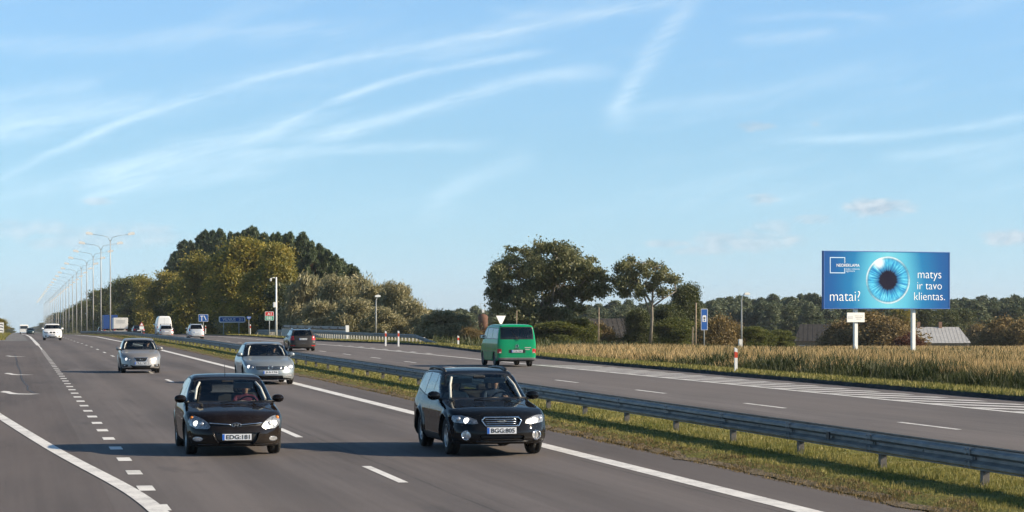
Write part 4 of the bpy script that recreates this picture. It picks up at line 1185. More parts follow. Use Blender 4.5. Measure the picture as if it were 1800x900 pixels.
# rusty water tower
m_rust = pbr('rusty_steel', (.13,.06,.035), .8, metal=.2, var=.35, vscale=1.2, dirt=(.09,.05,.035), dscale=2)
d = 560; k = d/4250; p = at(849, 551, d); zt = CAMZ-(553-551)*k
t = empty('water_tower', (p.x,p.y,float(terrain(p.x,p.y))), 0, 'rusty water tower tank with mast left of the green van', 'tower')
zl = zt - t.location.z
MB().lathe([(.0,zl-3.6),(.62,zl-3.5),(1.12,zl-2.6),(1.18,zl-.5),(.9,zl-.1),(.35,zl+.15),(.0,zl+.2)], n=20).build('tank', m_rust, t)
MB().tube([(0,0,-.3),(0,0,zl-3.4)], .6, 14).build('stem', m_rust, t)
for a in (-.35,.35): MB().tube([(a,0,zl),(a*1.6,0,zl+2.6)], .05, 5).build('mast', m_grey, t)
MB().box((0,0,zl+2.6), (1.5,.06,.06)).build('crossbar', m_grey, t); MB().box((0,0,zl+.8), (.5,.5,.7)).build('hatch', m_white, t)

# thin autumn air over the whole place
hz = MB().box((1500, 3000, -15), (6400, 6300, 130)).build('haze', [])
tag(hz, kind='stuff')
m_haze = bpy.data.materials.new('haze_air'); m_haze.use_nodes = True; m_haze.node_tree.nodes.clear()
pv = m_haze.node_tree.nodes.new('ShaderNodeVolumePrincipled'); pv.inputs['Color'].default_value = (.90,.94,1.0,1); pv.inputs['Density'].default_value = .00006
pv.inputs['Anisotropy'].default_value = .2
ho = m_haze.node_tree.nodes.new('ShaderNodeOutputMaterial'); m_haze.node_tree.links.new(pv.outputs[0], ho.inputs['Volume'])
hz.data.materials.append(m_haze)

# ================================================================ vehicles
def paint_mat(name, col, metal=.25, rough=.32, flake=.08, dust=.12, dcol=(.16,.14,.12), coat=.62):
    m = bpy.data.materials.new(name); m.use_nodes = True; nt = m.node_tree; b = nt.nodes['Principled BSDF']
    oc = coord(nt); x, y, z = sep(nt, oc)
    fl = noise(nt, oc, 900.0, 1.0)
    c = mixc(nt, fl, [v*(1-flake*2) for v in col], [min(1, v*(1+flake*2)) for v in col])
    dn = noise(nt, oc, 3.5, 5.0, .65)
    low = (1.0 - z.step(.15,.75))                          # road film on the sills and bumpers
    dfac = ((dn*0.9 + low*0.55 - .42).sat()*dust*3.0).sat()
    c = mixc(nt, dfac, c, dcol)
    nt.links.new(c.s, b.inputs['Base Color'])
    b.inputs['Metallic'].default_value = metal; b.inputs['Specular IOR Level'].default_value = .0; b.inputs['Coat IOR'].default_value = 1.42
    nt.links.new((dfac*0.5 + rough).s, b.inputs['Roughness'])
    b.inputs['Coat Weight'].default_value = coat; nt.links.new((dfac*0.25 + .03).s, b.inputs['Coat Roughness'])
    return m
def glass_mat(name, tint=(.5,.56,.54), refl=1.0):
    m = bpy.data.materials.new(name); m.use_nodes = True; nt = m.node_tree; nt.nodes.clear()
    tr = nt.nodes.new('ShaderNodeBsdfTransparent')
    oc = coord(nt)
    sm = noise(nt, oc, 2.0, 3.0).step(.3,.7)*.08
    c = mixc(nt, sm, tint, [v*.8 for v in tint]); nt.links.new(c.s, tr.inputs[0])
    gl = nt.nodes.new('ShaderNodeBsdfGlossy'); gl.inputs['Roughness'].default_value = .02
    fr = nt.nodes.new('ShaderNodeFresnel'); fr.inputs['IOR'].default_value = 1.5
    mx = nt.nodes.new('ShaderNodeMixShader'); nt.links.new((S(nt, fr.outputs[0])*refl).s, mx.inputs[0])
    nt.links.new(tr.outputs[0], mx.inputs[1]); nt.links.new(gl.outputs[0], mx.inputs[2])
    o = nt.nodes.new('ShaderNodeOutputMaterial'); nt.links.new(mx.outputs[0], o.inputs[0])
    return m
m_wind = glass_mat('windshield_glass', (.80,.86,.84)); m_side = glass_mat('side_glass', (.50,.55,.55), 1.3)
m_trim = pbr('trim_black', (.012,.012,.013), .45, var=.25, vscale=6)
m_tyre = pbr('tyre_rubber', (.022,.021,.020), .85, var=.3, vscale=8, dirt=(.06,.052,.045), dscale=5)
m_under = pbr('underbody', (.010,.010,.010), .9, var=.3)
m_alloy = pbr('alloy', (.42,.43,.44), .35, metal=.8, var=.12, vscale=6, dirt=(.09,.08,.07), dscale=6)
m_chrome = pbr('chrome', (.68,.69,.70), .14, metal=1.0, var=.06, vscale=9)
m_hub = pbr('brake_disc', (.07,.065,.06), .6, metal=.6, var=.3)
m_lampg = pbr('lamp_reflector', (.24,.25,.265), .32, metal=.55, var=.6, vscale=26)
m_bulb = pbr('lit_bulb', (.9,.9,.88), .3, var=.03, emit=(1.0,.96,.88), estr=1.4)
m_fog = pbr('fog_lamp', (.55,.56,.58), .18, metal=.6, var=.35, vscale=30)
m_amber = pbr('amber_lens', (.65,.2,.02), .25, var=.15)
m_tail = pbr('tail_lens', (.42,.012,.015), .2, var=.25, vscale=18)
m_tailw = pbr('tail_clear', (.6,.5,.48), .2, var=.2, vscale=18)
m_seat = pbr('seat_cloth', (.035,.035,.038), .9, var=.3)
m_dash = pbr('dashboard', (.02,.02,.021), .7, var=.25)
m_visor = pbr('sun_visor', (.55,.54,.48), .8, var=.08)
m_platew = pbr('plate_white', (.76,.77,.78), .45, var=.05)
m_plateb = pbr('plate_blue', (.02,.12,.5), .45, var=.08)
m_platek = pbr('plate_black', (.02,.02,.022), .5, var=.1)

def smax(a, b, k):
    h = np.maximum(k - np.abs(a-b), 0)/k
    return np.maximum(a, b) + h*h*k*.25
def tabulate(pts, sig):
    g = np.linspace(-4, 4, 1601)
    v = np.interp(g, [p[0] for p in pts], [p[1] for p in pts])
    n = int(4*sig/.005); kx = np.arange(-n, n+1)*.005; kr = np.exp(-.5*(kx/max(sig,1e-4))**2); kr /= kr.sum()
    return g, np.convolve(np.pad(v, n, 'edge'), kr, 'valid')
class Body:
    """signed field of a car body: roof line, plan, flanks, nose and tail blended together; front faces -Y"""
    def __init__(s, L, W, top, sec, plan, nose, tail, clear, wheels, Ra, Rw, bow=(.12,.10), crown=.05, nose_c=(.42,3.0), tail_c=(.28,3.2), kt=.07, ks=.10, flare=0.0, sig=.035):
        s.L, s.W = L, W
        s.g, s.T = tabulate(top, sig); s.Ty = np.gradient(s.T, s.g)
        s.gz, s.S = tabulate(sec, .03); s.Sz = np.gradient(s.S, s.gz)
        s.gp, s.P = tabulate(plan, .12)
        s.gn, s.N = tabulate(nose, .025); s.gt, s.R = tabulate(tail, .025)
        s.clear, s.wheels, s.Ra, s.Rw = clear, wheels, Ra, Rw
        s.bow, s.crown, s.nose_c, s.tail_c, s.kt, s.ks, s.flare = bow, crown, nose_c, tail_c, kt, ks, flare
    def __call__(s, x, y, z):
        ax = np.abs(x); hw = s.W/2
        fr = 1/(1+np.exp((y)/.12))
        ye = y - (s.bow[0]*fr - s.bow[1]*(1-fr))*(ax/.7)**2
        T = np.interp(ye, s.g, s.T) - s.crown*(ax/hw)**2.2; Ty = np.interp(ye, s.g, s.Ty)
        top = (z-T)/np.sqrt(1+Ty*Ty)
        half = hw*np.interp(y, s.gp, s.P)*np.interp(z, s.gz, s.S)
        if s.flare:
            for yw in s.wheels:
                r = np.hypot(y-yw, z-s.Rw); half = half + s.flare*np.exp(-((r-s.Ra-.02)/.05)**2)
        sl = hw*np.interp(z, s.gz, s.Sz)
        side = (ax-half)/np.sqrt(1+sl*sl)
        c, p = s.nose_c; q = np.clip(ax/hw, 0, 1.2)
        yf = -s.L/2 + np.interp(z, s.gn, s.N) + c*q**p
        nf = (yf-y)/np.sqrt(1+(c*p/hw*q**(p-1))**2)
        c, p = s.tail_c
        yr = s.L/2 - np.interp(z, s.gt, s.R) - c*q**p
        nr = (y-yr)/np.sqrt(1+(c*p/hw*q**(p-1))**2)
        f = smax(top, side, s.kt); f = smax(f, nf, s.ks); f = smax(f, nr, s.ks)
        f = smax(f, s.clear - z + .10*np.clip((np.abs(y)-s.L/2+.6)/.6,0,1)*.6, .06)
        for yw in s.wheels:
            r = np.hypot(y-yw, z-s.Rw)
            well = np.maximum(r-s.Ra, (hw-.32)-ax)
            f = smax(f, -well, .025)
        return f
    def grad(s, p):
        e = .004; x, y, z = p.T
        g = np.stack([s(x+e,y,z)-s(x-e,y,z), s(x,y+e,z)-s(x,y-e,z), s(x,y,z+e)-s(x,y,z-e)], 1)/(2*e)
        return g
    def hit_y(s, x, z, front=True):
        """Y of the nose or tail surface at (x, z)"""
        x = np.asarray(x, float); z = np.asarray(z, float)
        a = np.full(x.shape, -s.L/2-.2 if front else s.L/2+.2); st = .01 if front else -.01
        y = a.copy(); done = np.zeros(x.shape, bool)
        for i in range(160):
            v = s(x, y, z) <= 0; done |= v; y = np.where(done, y, y+st)
        return y - st*.5
    def hit_x(s, y, z):
        y = np.asarray(y, float); z = np.asarray(z, float); x = np.full(y.shape, s.W/2+.15); done = np.zeros(y.shape, bool)
        for i in range(80):
            v = s(x, y, z) <= 0; done |= v; x = np.where(done, x, x-.008)
        return x
def surface_nets(f, lo, hi, h):
    n = [int(math.ceil((b-a)/h))+1 for a, b in zip(lo, hi)]
    ax = [lo[i] + h*np.arange(n[i]) for i in range(3)]
    X, Y, Z = np.meshgrid(*ax, indexing='ij'); V = f(X, Y, Z)
    inside = V < 0
    nx, ny, nz = n; cn = (nx-1, ny-1, nz-1)
    acc = np.zeros(cn+(3,)); cnt = np.zeros(cn)
    def sl(a, b, c): return (slice(a, nx-1+a), slice(b, ny-1+b), slice(c, nz-1+c))
    for axis in range(3):
        for u in (0,1):
            for v in (0,1):
                o0 = [0,0,0]; o0[(axis+1) % 3] = u; o0[(axis+2) % 3] = v
                o1 = list(o0); o1[axis] = 1
                a, b = V[sl(*o0)], V[sl(*o1)]
                m = (a < 0) != (b < 0)
                t = np.where(m, a/np.where(m, a-b, 1), 0)
                for k in range(3):
                    acc[...,k] += np.where(m, (o0[k] if k != axis else t), 0)
                cnt += m
    act = cnt > 0
    idx = -np.ones(cn, int); idx[act] = np.arange(act.sum())
    cell = np.argwhere(act)
    P = (cell + acc[act]/cnt[act][:,None])*h + np.array(lo)
    Q = []
    for axis in range(3):
        b_, c_ = (axis+1) % 3, (axis+2) % 3
        s0 = [slice(1, n[i]-1) for i in range(3)]; s0[axis] = slice(0, n[axis]-1)
        s1 = list(s0); s1[axis] = slice(1, n[axis])
        a, b = inside[tuple(s0)], inside[tuple(s1)]
        loc = np.argwhere(a != b)
        fl = a[a != b]
        off = np.array([1,1,1]); off[axis] = 0; loc = loc + off
        def I(db, dc):
            l = loc.copy(); l[:,b_] -= db; l[:,c_] -= dc; return idx[l[:,0], l[:,1], l[:,2]]
        q = np.stack([I(1,1), I(0,1), I(0,0), I(1,0)], 1)
        q[~fl] = q[~fl][:, ::-1]
        Q.append(q)
    Q = np.concatenate(Q)
    return P, Q
def body_parts(B, cuts, h, root, body_mat):
    """mesh the field, cut windows, lamps and openings out of it along polygons and link each as a part"""
    full = []
    for c in cuts:                                         # black rubber round every side window
        if c.get('part') == 'side_window':
            p = np.array(c['poly']); m_ = p.mean(0); dv = p-m_
            full.append(dict(part=None, slot=1, view='side', poly=[tuple(q) for q in p + np.sign(dv)*np.minimum(np.abs(dv), .03)]))
    first = next((i for i, c in enumerate(cuts) if c.get('part') == 'side_window'), 0)
    cuts = cuts[:first] + full + cuts[first:]
    P, Q = surface_nets(B, (-B.W/2-.12, -B.L/2-.10, .05), (B.W/2+.12, B.L/2+.10, B.T.max()+.12), h)
    for _ in range(3):
        g = B.grad(P); fv = B(*P.T); P = P - g*(np.clip(fv, -h, h)/np.maximum((g*g).sum(1), .05))[:,None]*.85
    V = [tuple(p) for p in P]
    F = [tuple(q) for q in Q.tolist()]
    cen = P[Q].mean(1); d1 = P[Q[:,2]]-P[Q[:,0]]; d2 = P[Q[:,3]]-P[Q[:,1]]
    nor = np.cross(d1, d2); nor /= np.maximum(np.linalg.norm(nor, axis=1), 1e-9)[:,None]
    tagv = np.zeros(len(F), int); alive = np.ones(len(F), bool)
    for ci, c in enumerate(cuts):
        view = c['view']; mir = c.get('mirror', view == 'side')
        for sg in ((1, -1) if mir else (1,)):
            poly = [(-u, v) for u, v in c['poly']] if (sg < 0 and view != 'side') else list(c['poly'])
            A_ = np.array(poly); lo, hi = A_.min(0)-.5*h-.01, A_.max(0)+.5*h+.01
            iu = 1 if view == 'side' else 0
            m = alive & (cen[:,iu] > lo[0]) & (cen[:,iu] < hi[0]) & (cen[:,2] > lo[1]) & (cen[:,2] < hi[1])
            if view == 'front': m &= nor[:,1] < -.10
            elif view == 'rear': m &= nor[:,1] > .10
            else: m &= nor[:,0]*sg > .22
            yr = c.get('yr') or ((-9, -B.L/2+.62) if view == 'front' else (B.L/2-.62, 9) if view == 'rear' else None)
            if yr: m &= (cen[:,1] > yr[0]) & (cen[:,1] < yr[1])
            ids = np.nonzero(m)[0]
            work = [(F[i], tagv[i], i) for i in ids]
            n = len(poly); cache = {}
            for k in range(n):
                (ax_, az_), (bx_, bz_) = poly[k], poly[(k+1) % n]
                nx_, nz_ = bz_-az_, ax_-bx_; Ln = math.hypot(nx_, nz_)
                if Ln < 1e-6: continue
                nx_ /= Ln; nz_ /= Ln
                # only faces near this edge need splitting
                x0_, x1_ = min(ax_,bx_)-h*1.2, max(ax_,bx_)+h*1.2; z0_, z1_ = min(az_,bz_)-h*1.2, max(az_,bz_)+h*1.2
                out = []
                for f, tg, src in work:
                    us = [V[i][iu] for i in f]; zs = [V[i][2] for i in f]
                    if max(us) < x0_ or min(us) > x1_ or max(zs) < z0_ or min(zs) > z1_:
                        out.append((f, tg, src)); continue
                    d = [(u-ax_)*nx_ + (z-az_)*nz_ for u, z in zip(us, zs)]
                    if min(d) > -1e-5 or max(d) < 1e-5: out.append((f, tg, src)); continue
                    p1, p2 = [], []
                    for j in range(len(f)):
                        i0, i1 = f[j], f[(j+1) % len(f)]; e0, e1 = d[j], d[(j+1) % len(f)]
                        if e0 >= -1e-5: p1.append(i0)
                        if e0 <= 1e-5: p2.append(i0)
                        if (e0 > 1e-5 and e1 < -1e-5) or (e0 < -1e-5 and e1 > 1e-5):
                            key = (k, min(i0,i1), max(i0,i1))
                            if key not in cache:
                                t = e0/(e0-e1); q0, q1 = V[i0], V[i1]
                                cache[key] = len(V); V.append((q0[0]+(q1[0]-q0[0])*t, q0[1]+(q1[1]-q0[1])*t, q0[2]+(q1[2]-q0[2])*t))
                            p1.append(cache[key]); p2.append(cache[key])
                    for p in (p1, p2):
                        if len(set(p)) >= 3: out.append((tuple(p), tg, src))
                work = out
            alive[ids] = False
            nf, nt_, nc, nn = [], [], [], []
            for f, tg, src in work:
                u = sum(V[i][iu] for i in f)/len(f); v = sum(V[i][2] for i in f)/len(f); ins = False
                for k in range(n):
                    (x1, y1), (x2, y2) = poly[k], poly[(k+1) % n]
                    if (y1 > v) != (y2 > v) and u < (x2-x1)*(v-y1)/(y2-y1)+x1: ins = not ins
                nf.append(f); nt_.append((ci+1)*2+(1 if sg > 0 else 0) if ins else tg)
                nc.append([sum(V[i][k] for i in f)/len(f) for k in range(3)]); nn.append(nor[src])
            if nf:
                F += nf; tagv = np.concatenate([tagv, nt_]); alive = np.concatenate([alive, np.ones(len(nf), bool)])
                cen = np.concatenate([cen, nc]); nor = np.concatenate([nor, nn])
    co = np.array(V); nr = B.grad(co); nr /= np.maximum(np.linalg.norm(nr, axis=1), 1e-6)[:,None]
    groups = {}
    for i in np.nonzero(alive)[0]: groups.setdefault(int(tagv[i]), []).append(i)
    bodyi = groups.pop(0); fm = [0]*len(bodyi)
    for t in sorted(groups):
        c = cuts[t//2-1]
        if c.get('part') is None: bodyi += groups[t]; fm += [c['slot']]*len(groups.pop(t))
    fm = np.array(fm); bc = cen[bodyi]; bn = nor[bodyi]
    for yw in B.wheels:
        fm[(fm == 0) & (np.hypot(bc[:,1]-yw, bc[:,2]-B.Rw) < B.Ra+.008) & (np.abs(bc[:,0]) < B.W/2-.012)] = 2
    fm[(fm == 0) & (bn[:,2] < -.6) & (bc[:,2] < .6)] = 2
    def emit(name, fi, mat, fmi=None, depth=0.0):
        fl = [F[i] for i in fi]
        u = sorted({i for f in fl for i in f}); mp = {a: b for b, a in enumerate(u)}
        v = co[u].copy(); n_ = nr[u].copy(); ff = [[mp[i] for i in f] for f in fl]
        if depth:
            ed = set()
            for f in ff:
                for a, b in zip(f, f[1:]+f[:1]): ed.add((a,b))
            rim = [(a,b) for (a,b) in ed if (b,a) not in ed]
            base = len(v); v = np.concatenate([v - n_*depth, v])
            ff = ff + [[a, b, base+b, base+a] for a, b in rim]
        me = bpy.data.meshes.new(name); me.from_pydata([tuple(p) for p in v], [], ff)
        for m in (mat if isinstance(mat, list) else [mat]): me.materials.append(m)
        if fmi is not None: me.polygons.foreach_set('material_index', np.asarray(fmi, np.int32))
        me.polygons.foreach_set('use_smooth', np.ones(len(me.polygons), bool))
        me.update()
        if not depth: me.normals_split_custom_set_from_vertices([tuple(p) for p in n_])
        return link(bpy.data.objects.new(name, me), root)
    body = emit('body', bodyi, [body_mat, m_trim, m_under], fm)
    made = {}
    for t in sorted(groups):
        c = cuts[t//2-1]
        o = emit(c['part'], groups[t], c['mat'], None, c.get('depth', 0.0))
        made.setdefault(c['part'], []).append((1 if t % 2 else -1, o))
    return body, made
def wheel_set(B, root, R, W=.21, rim=.62, spokes=5, mat=None):
    mat = mat or m_alloy
    M = Matrix.Rotation(RAD(90), 4, 'Y')
    w = W/2; Rr = R*rim
    ty = MB(); ty.lathe([(Rr,-w*.85),(R*.86,-w*1.0),(R*.96,-w*.86),(R,-w*.55),(R,-w*.18),(R*.985,-w*.16),(R*.985,w*.16),(R,w*.18),(R,w*.55),(R*.96,w*.86),(R*.86,w*1.0),(Rr,w*.85)], M, 28)
    TY = ty.build('tyre', m_tyre).data
    hb = MB(); hb.lathe([(.0,-w*.2),(Rr*.8,-w*.2),(Rr*.8,w*.2),(0,w*.2)], M, 18); HB = hb.build('wheel', m_hub).data
    rm = MB(); rm.lathe([(Rr*1.0,-w*.8),(Rr*1.0,w*.82),(Rr*.95,w*.86),(Rr*.9,w*.6),(Rr*.9,-w*.8)], M, 28)
    for k in range(spokes):
        a = 2*math.pi*k/spokes
        Mr_ = M @ Matrix.Rotation(a, 4, 'Z')
        rm.add([Mr_ @ Vector(p) for p in ((-.035,.03,w*.55),(.035,.03,w*.55),(.05,Rr*.93,w*.72),(-.05,Rr*.93,w*.72),(-.035,.03,w*.3),(.035,.03,w*.3),(.05,Rr*.93,w*.4),(-.05,Rr*.93,w*.4))], [(0,1,2,3),(7,6,5,4),(0,4,5,1),(1,5,6,2),(2,6,7,3),(3,7,4,0)])
    rm.lathe([(.0,w*.66),(.06,w*.64),(.08,w*.5),(.08,w*.2)], M, 14)
    RM = rm.build('rim', mat).data
    for n_ in ('tyre','wheel','rim'):
        for o in [o for o in list(COL.objects) if o.data in (TY,HB,RM) and o.parent is None]: bpy.data.objects.remove(o)
    for yw in B.wheels:
        for sg in (-1, 1):
            h_ = child('wheel', HB, root, (sg*(B.W/2-w-.035), yw, R), (0,0,0 if sg > 0 else math.pi))
            child('tyre', TY, h_, (0,0,0)); child('rim', RM, h_, (0,0,0))
def plate(B, root, z, text, front=True, w=.52, h=.115, x=0.0, tilt=0.0, off=.012):
    y = float(B.hit_y(np.array([x]), np.array([z]), front)[0]); s = -1 if front else 1
    p = empty_part = MB(); p.box((x, y+s*off, z), (w,.012,h)); po = p.build('license_plate', m_platew, root)
    MB().box((x-s*-1*(-1)*(w/2-.022) if False else x+(-(w/2-.022) if front else (w/2-.022)), y+s*(off+.008), z), (.042,.005,h-.01)).build('euro_band', m_plateb, po)
    if text:
        M = Matrix.Translation((x+(.02 if front else -.02), y+s*(off+.0085), z)) @ (Matrix.Identity(4) if front else Matrix.Rotation(math.pi, 4, 'Z'))
        t = text_mesh('number', text, .10, m_platek, po, depth=.001, bold=.002)
        c = np.array([v.co for v in t.data.vertices]); lo, hi = c.min(0), c.max(0)
        t.data.transform(M @ Matrix.Diagonal(((w-.1)/(hi[0]-lo[0]), 1, h*.70/(hi[2]-lo[2]), 1)) @ Matrix.Translation((-(lo[0]+hi[0])/2, 0, -(lo[2]+hi[2])/2)))
    return po
def strip_on(B, root, name, pts, r, mat, front=True, out=.004, n=5):
    """a slim bar that follows the nose or tail through (x, z) points"""
    xs = np.array([p[0] for p in pts]); zs = np.array([p[1] for p in pts])
    t = np.linspace(0, len(pts)-1, max(2, 5*(len(pts)-1)+1)); i = np.arange(len(pts))
    X, Z = np.interp(t, i, xs), np.interp(t, i, zs); Y = B.hit_y(X, Z, front) + (-out if front else out)
    return MB().tube(list(zip(X, Y, Z)), r, n).build(name, mat, root)
def mirrors(B, root, y, z, mat, x0=None, s=1.0, mat2=None):
    x0 = x0 or float(B.hit_x(np.array([y]), np.array([z-.05]))[0])
    for sg in (-1, 1):
        mb = MB()
        M = Matrix.Translation((sg*(x0+.10*s), y+.02, z+.02)) @ Matrix.Diagonal((.108*s, .075*s, .078*s, 1))
        prof = [(math.sin(a)**.75 if 0 < a < math.pi else 0.0, -math.cos(a)) for a in np.linspace(0, math.pi, 9)]
        mb.lathe(prof, M @ Matrix.Rotation(RAD(90), 4, 'Y'), 14)
        o = mb.build('side_mirror', mat, root)
        MB().tube([(sg*(x0-.05), y-.02, z-.05), (sg*(x0+.02), y, z-.03), (sg*(x0+.07), y+.01, z+.0)], [.035,.03,.03], 6).build('mirror_stalk', mat2 or m_trim, o)
        MB().rbox((sg*(x0+.10*s), y+.078*s, z+.02), (.16*s,.02,.11*s), .02).build('mirror_glass', m_chrome, o)
def headlamp_bulbs(B, made, spots, r=.055, lit=True):
    for sg, o in made.get('headlight', []):
        for i, (x, z, k) in enumerate(spots):
            y = float(B.hit_y(np.array([sg*x]), np.array([z]))[0])
            M = Matrix.Translation((sg*x, y-.004, z)) @ Matrix.Rotation(RAD(90), 4, 'X') 
            mb = MB(); mb.lathe([(0,.016),(r*k*.6,.013),(r*k,.0),(r*k*.98,-.03)], M, 14)
            mb.build('bulb', m_bulb if (lit and i == 0) else m_fog, o)
def cabin(B, root, dash_y, dash_z, seat_y, w, wheel_side=1, rear_y=None, visor=None, belt=.95, roof=1.4, dark=False):
    """dashboard, seats, steering wheel and visors inside the shell"""
    MB().rbox((0, dash_y+.12, dash_z-.16), (w*1.9, .55, .3), .09).build('dashboard', m_dash, root)
    MB().box((0, (dash_y+1.2)/2+.2, .28), (w*1.9, 2.2, .08)).build('floor_pan', m_under, root)
    for sg in (-1, 1):
        s_ = MB(); s_.rbox((sg*.36, seat_y+.02, .47), (.48,.5,.16), .06)
        s_.rbox((sg*.36, seat_y+.34, .80), (.47,.15,.62), .06, M=Matrix.Rotation(RAD(-12), 3, 'X'))
        o = s_.build('seat', m_seat, root)
        MB().rbox((sg*.36, seat_y+.42, 1.20), (.26,.10,.19), .05).build('headrest', m_seat, o)
    if rear_y:
        s_ = MB(); s_.rbox((0, rear_y, .50), (1.2,.45,.16), .06); s_.rbox((0, rear_y+.30, .80), (1.22,.16,.56), .06, M=Matrix.Rotation(RAD(-14), 3, 'X')); o = s_.build('rear_seat', m_seat, root)
        for x in (-.36, .36): MB().rbox((x, rear_y+.38, 1.13), (.24,.09,.14), .04).build('headrest', m_seat, o)
    c = Vector((wheel_side*.36, dash_y+.42, dash_z-.06)); pts = []
    Mw = Matrix.Translation(c) @ Matrix.Rotation(RAD(-65), 4, 'X')
    mb = MB(); mb.tube([Mw @ Vector((.18*math.cos(a), .18*math.sin(a), 0)) for a in np.linspace(0, 2*math.pi, 19)], .016, 6, caps=False)
    mb.box(c, (.30,.03,.05), M=Mw.to_3x3()); mb.box(c, (.05,.03,.18), M=Mw.to_3x3())
    mb.build('steering_wheel', m_dash, root)
    for sg in (-1,1):
        MB().tube([(sg*(w-.035), dash_y-.02, belt+.06), (sg*(w-.09), dash_y+.32, (belt+roof)/2+.03), (sg*(w-.16), dash_y+.58, roof-.10)], .022, 6).build('pillar_trim', m_visor, root)
    if visor:
        for x, z, y_, wv, hv in visor: MB().rbox((x, y_, z), (wv,.02,hv), .015, M=Matrix.Rotation(RAD(22), 3, 'X')).build('sun_visor', m_visor, root)
    MB().rbox((0, dash_y+.62, roof-.10), (.22,.03,.07), .02).build('rear_view_mirror', m_dash, root)
def door_lines(zs, doors):
    """dark shut lines down the flank as thin cuts in the skin"""
    out = []
    for y0, z0, y1, z1 in doors:
        out.append(dict(part=None, slot=1, view='side', poly=[(y0-.006,z0),(y0+.006,z0),(y1+.006,z1),(y1-.006,z1)]))
    return out
def ring(x, z, rx, rz, n=14, a0=0): return [(x+rx*math.cos(a0+2*math.pi*k/n), z+rz*math.sin(a0+2*math.pi*k/n)) for k in range(n)]
def badge_ellipse(B, root, x, z, rx, rz, front=True, name='badge', mat=None):
    y = float(B.hit_y(np.array([x]), np.array([z]), front)[0]); s = -1 if front else 1
    mb = MB(); mb.tube([(x+rx*math.cos(a), y+s*.012, z+rz*math.sin(a)) for a in np.linspace(0, 2*math.pi, 17)], min(rx,rz)*.14, 5, caps=False)
    return mb.build(name, mat or m_chrome, root), y+s*.012
def vehicle(name, X, Y, facing, label, cat='car', yaw=0.0, group='vehicles on the motorway'):
    """facing -1: towards the camera, +1: away from it"""
    z = float(zp(Y)); pitch = math.atan2(float(zp(Y+2)-zp(Y-2)), 4)
    o = empty(name, (X, Y, z+.004), (0 if facing < 0 else math.pi)+yaw, label, cat)
    o.rotation_euler = (pitch*(1 if facing < 0 else -1), 0, (0 if facing < 0 else math.pi)+yaw)
    return o
def pole_Y(d, X): return (d - X*ST)/CT

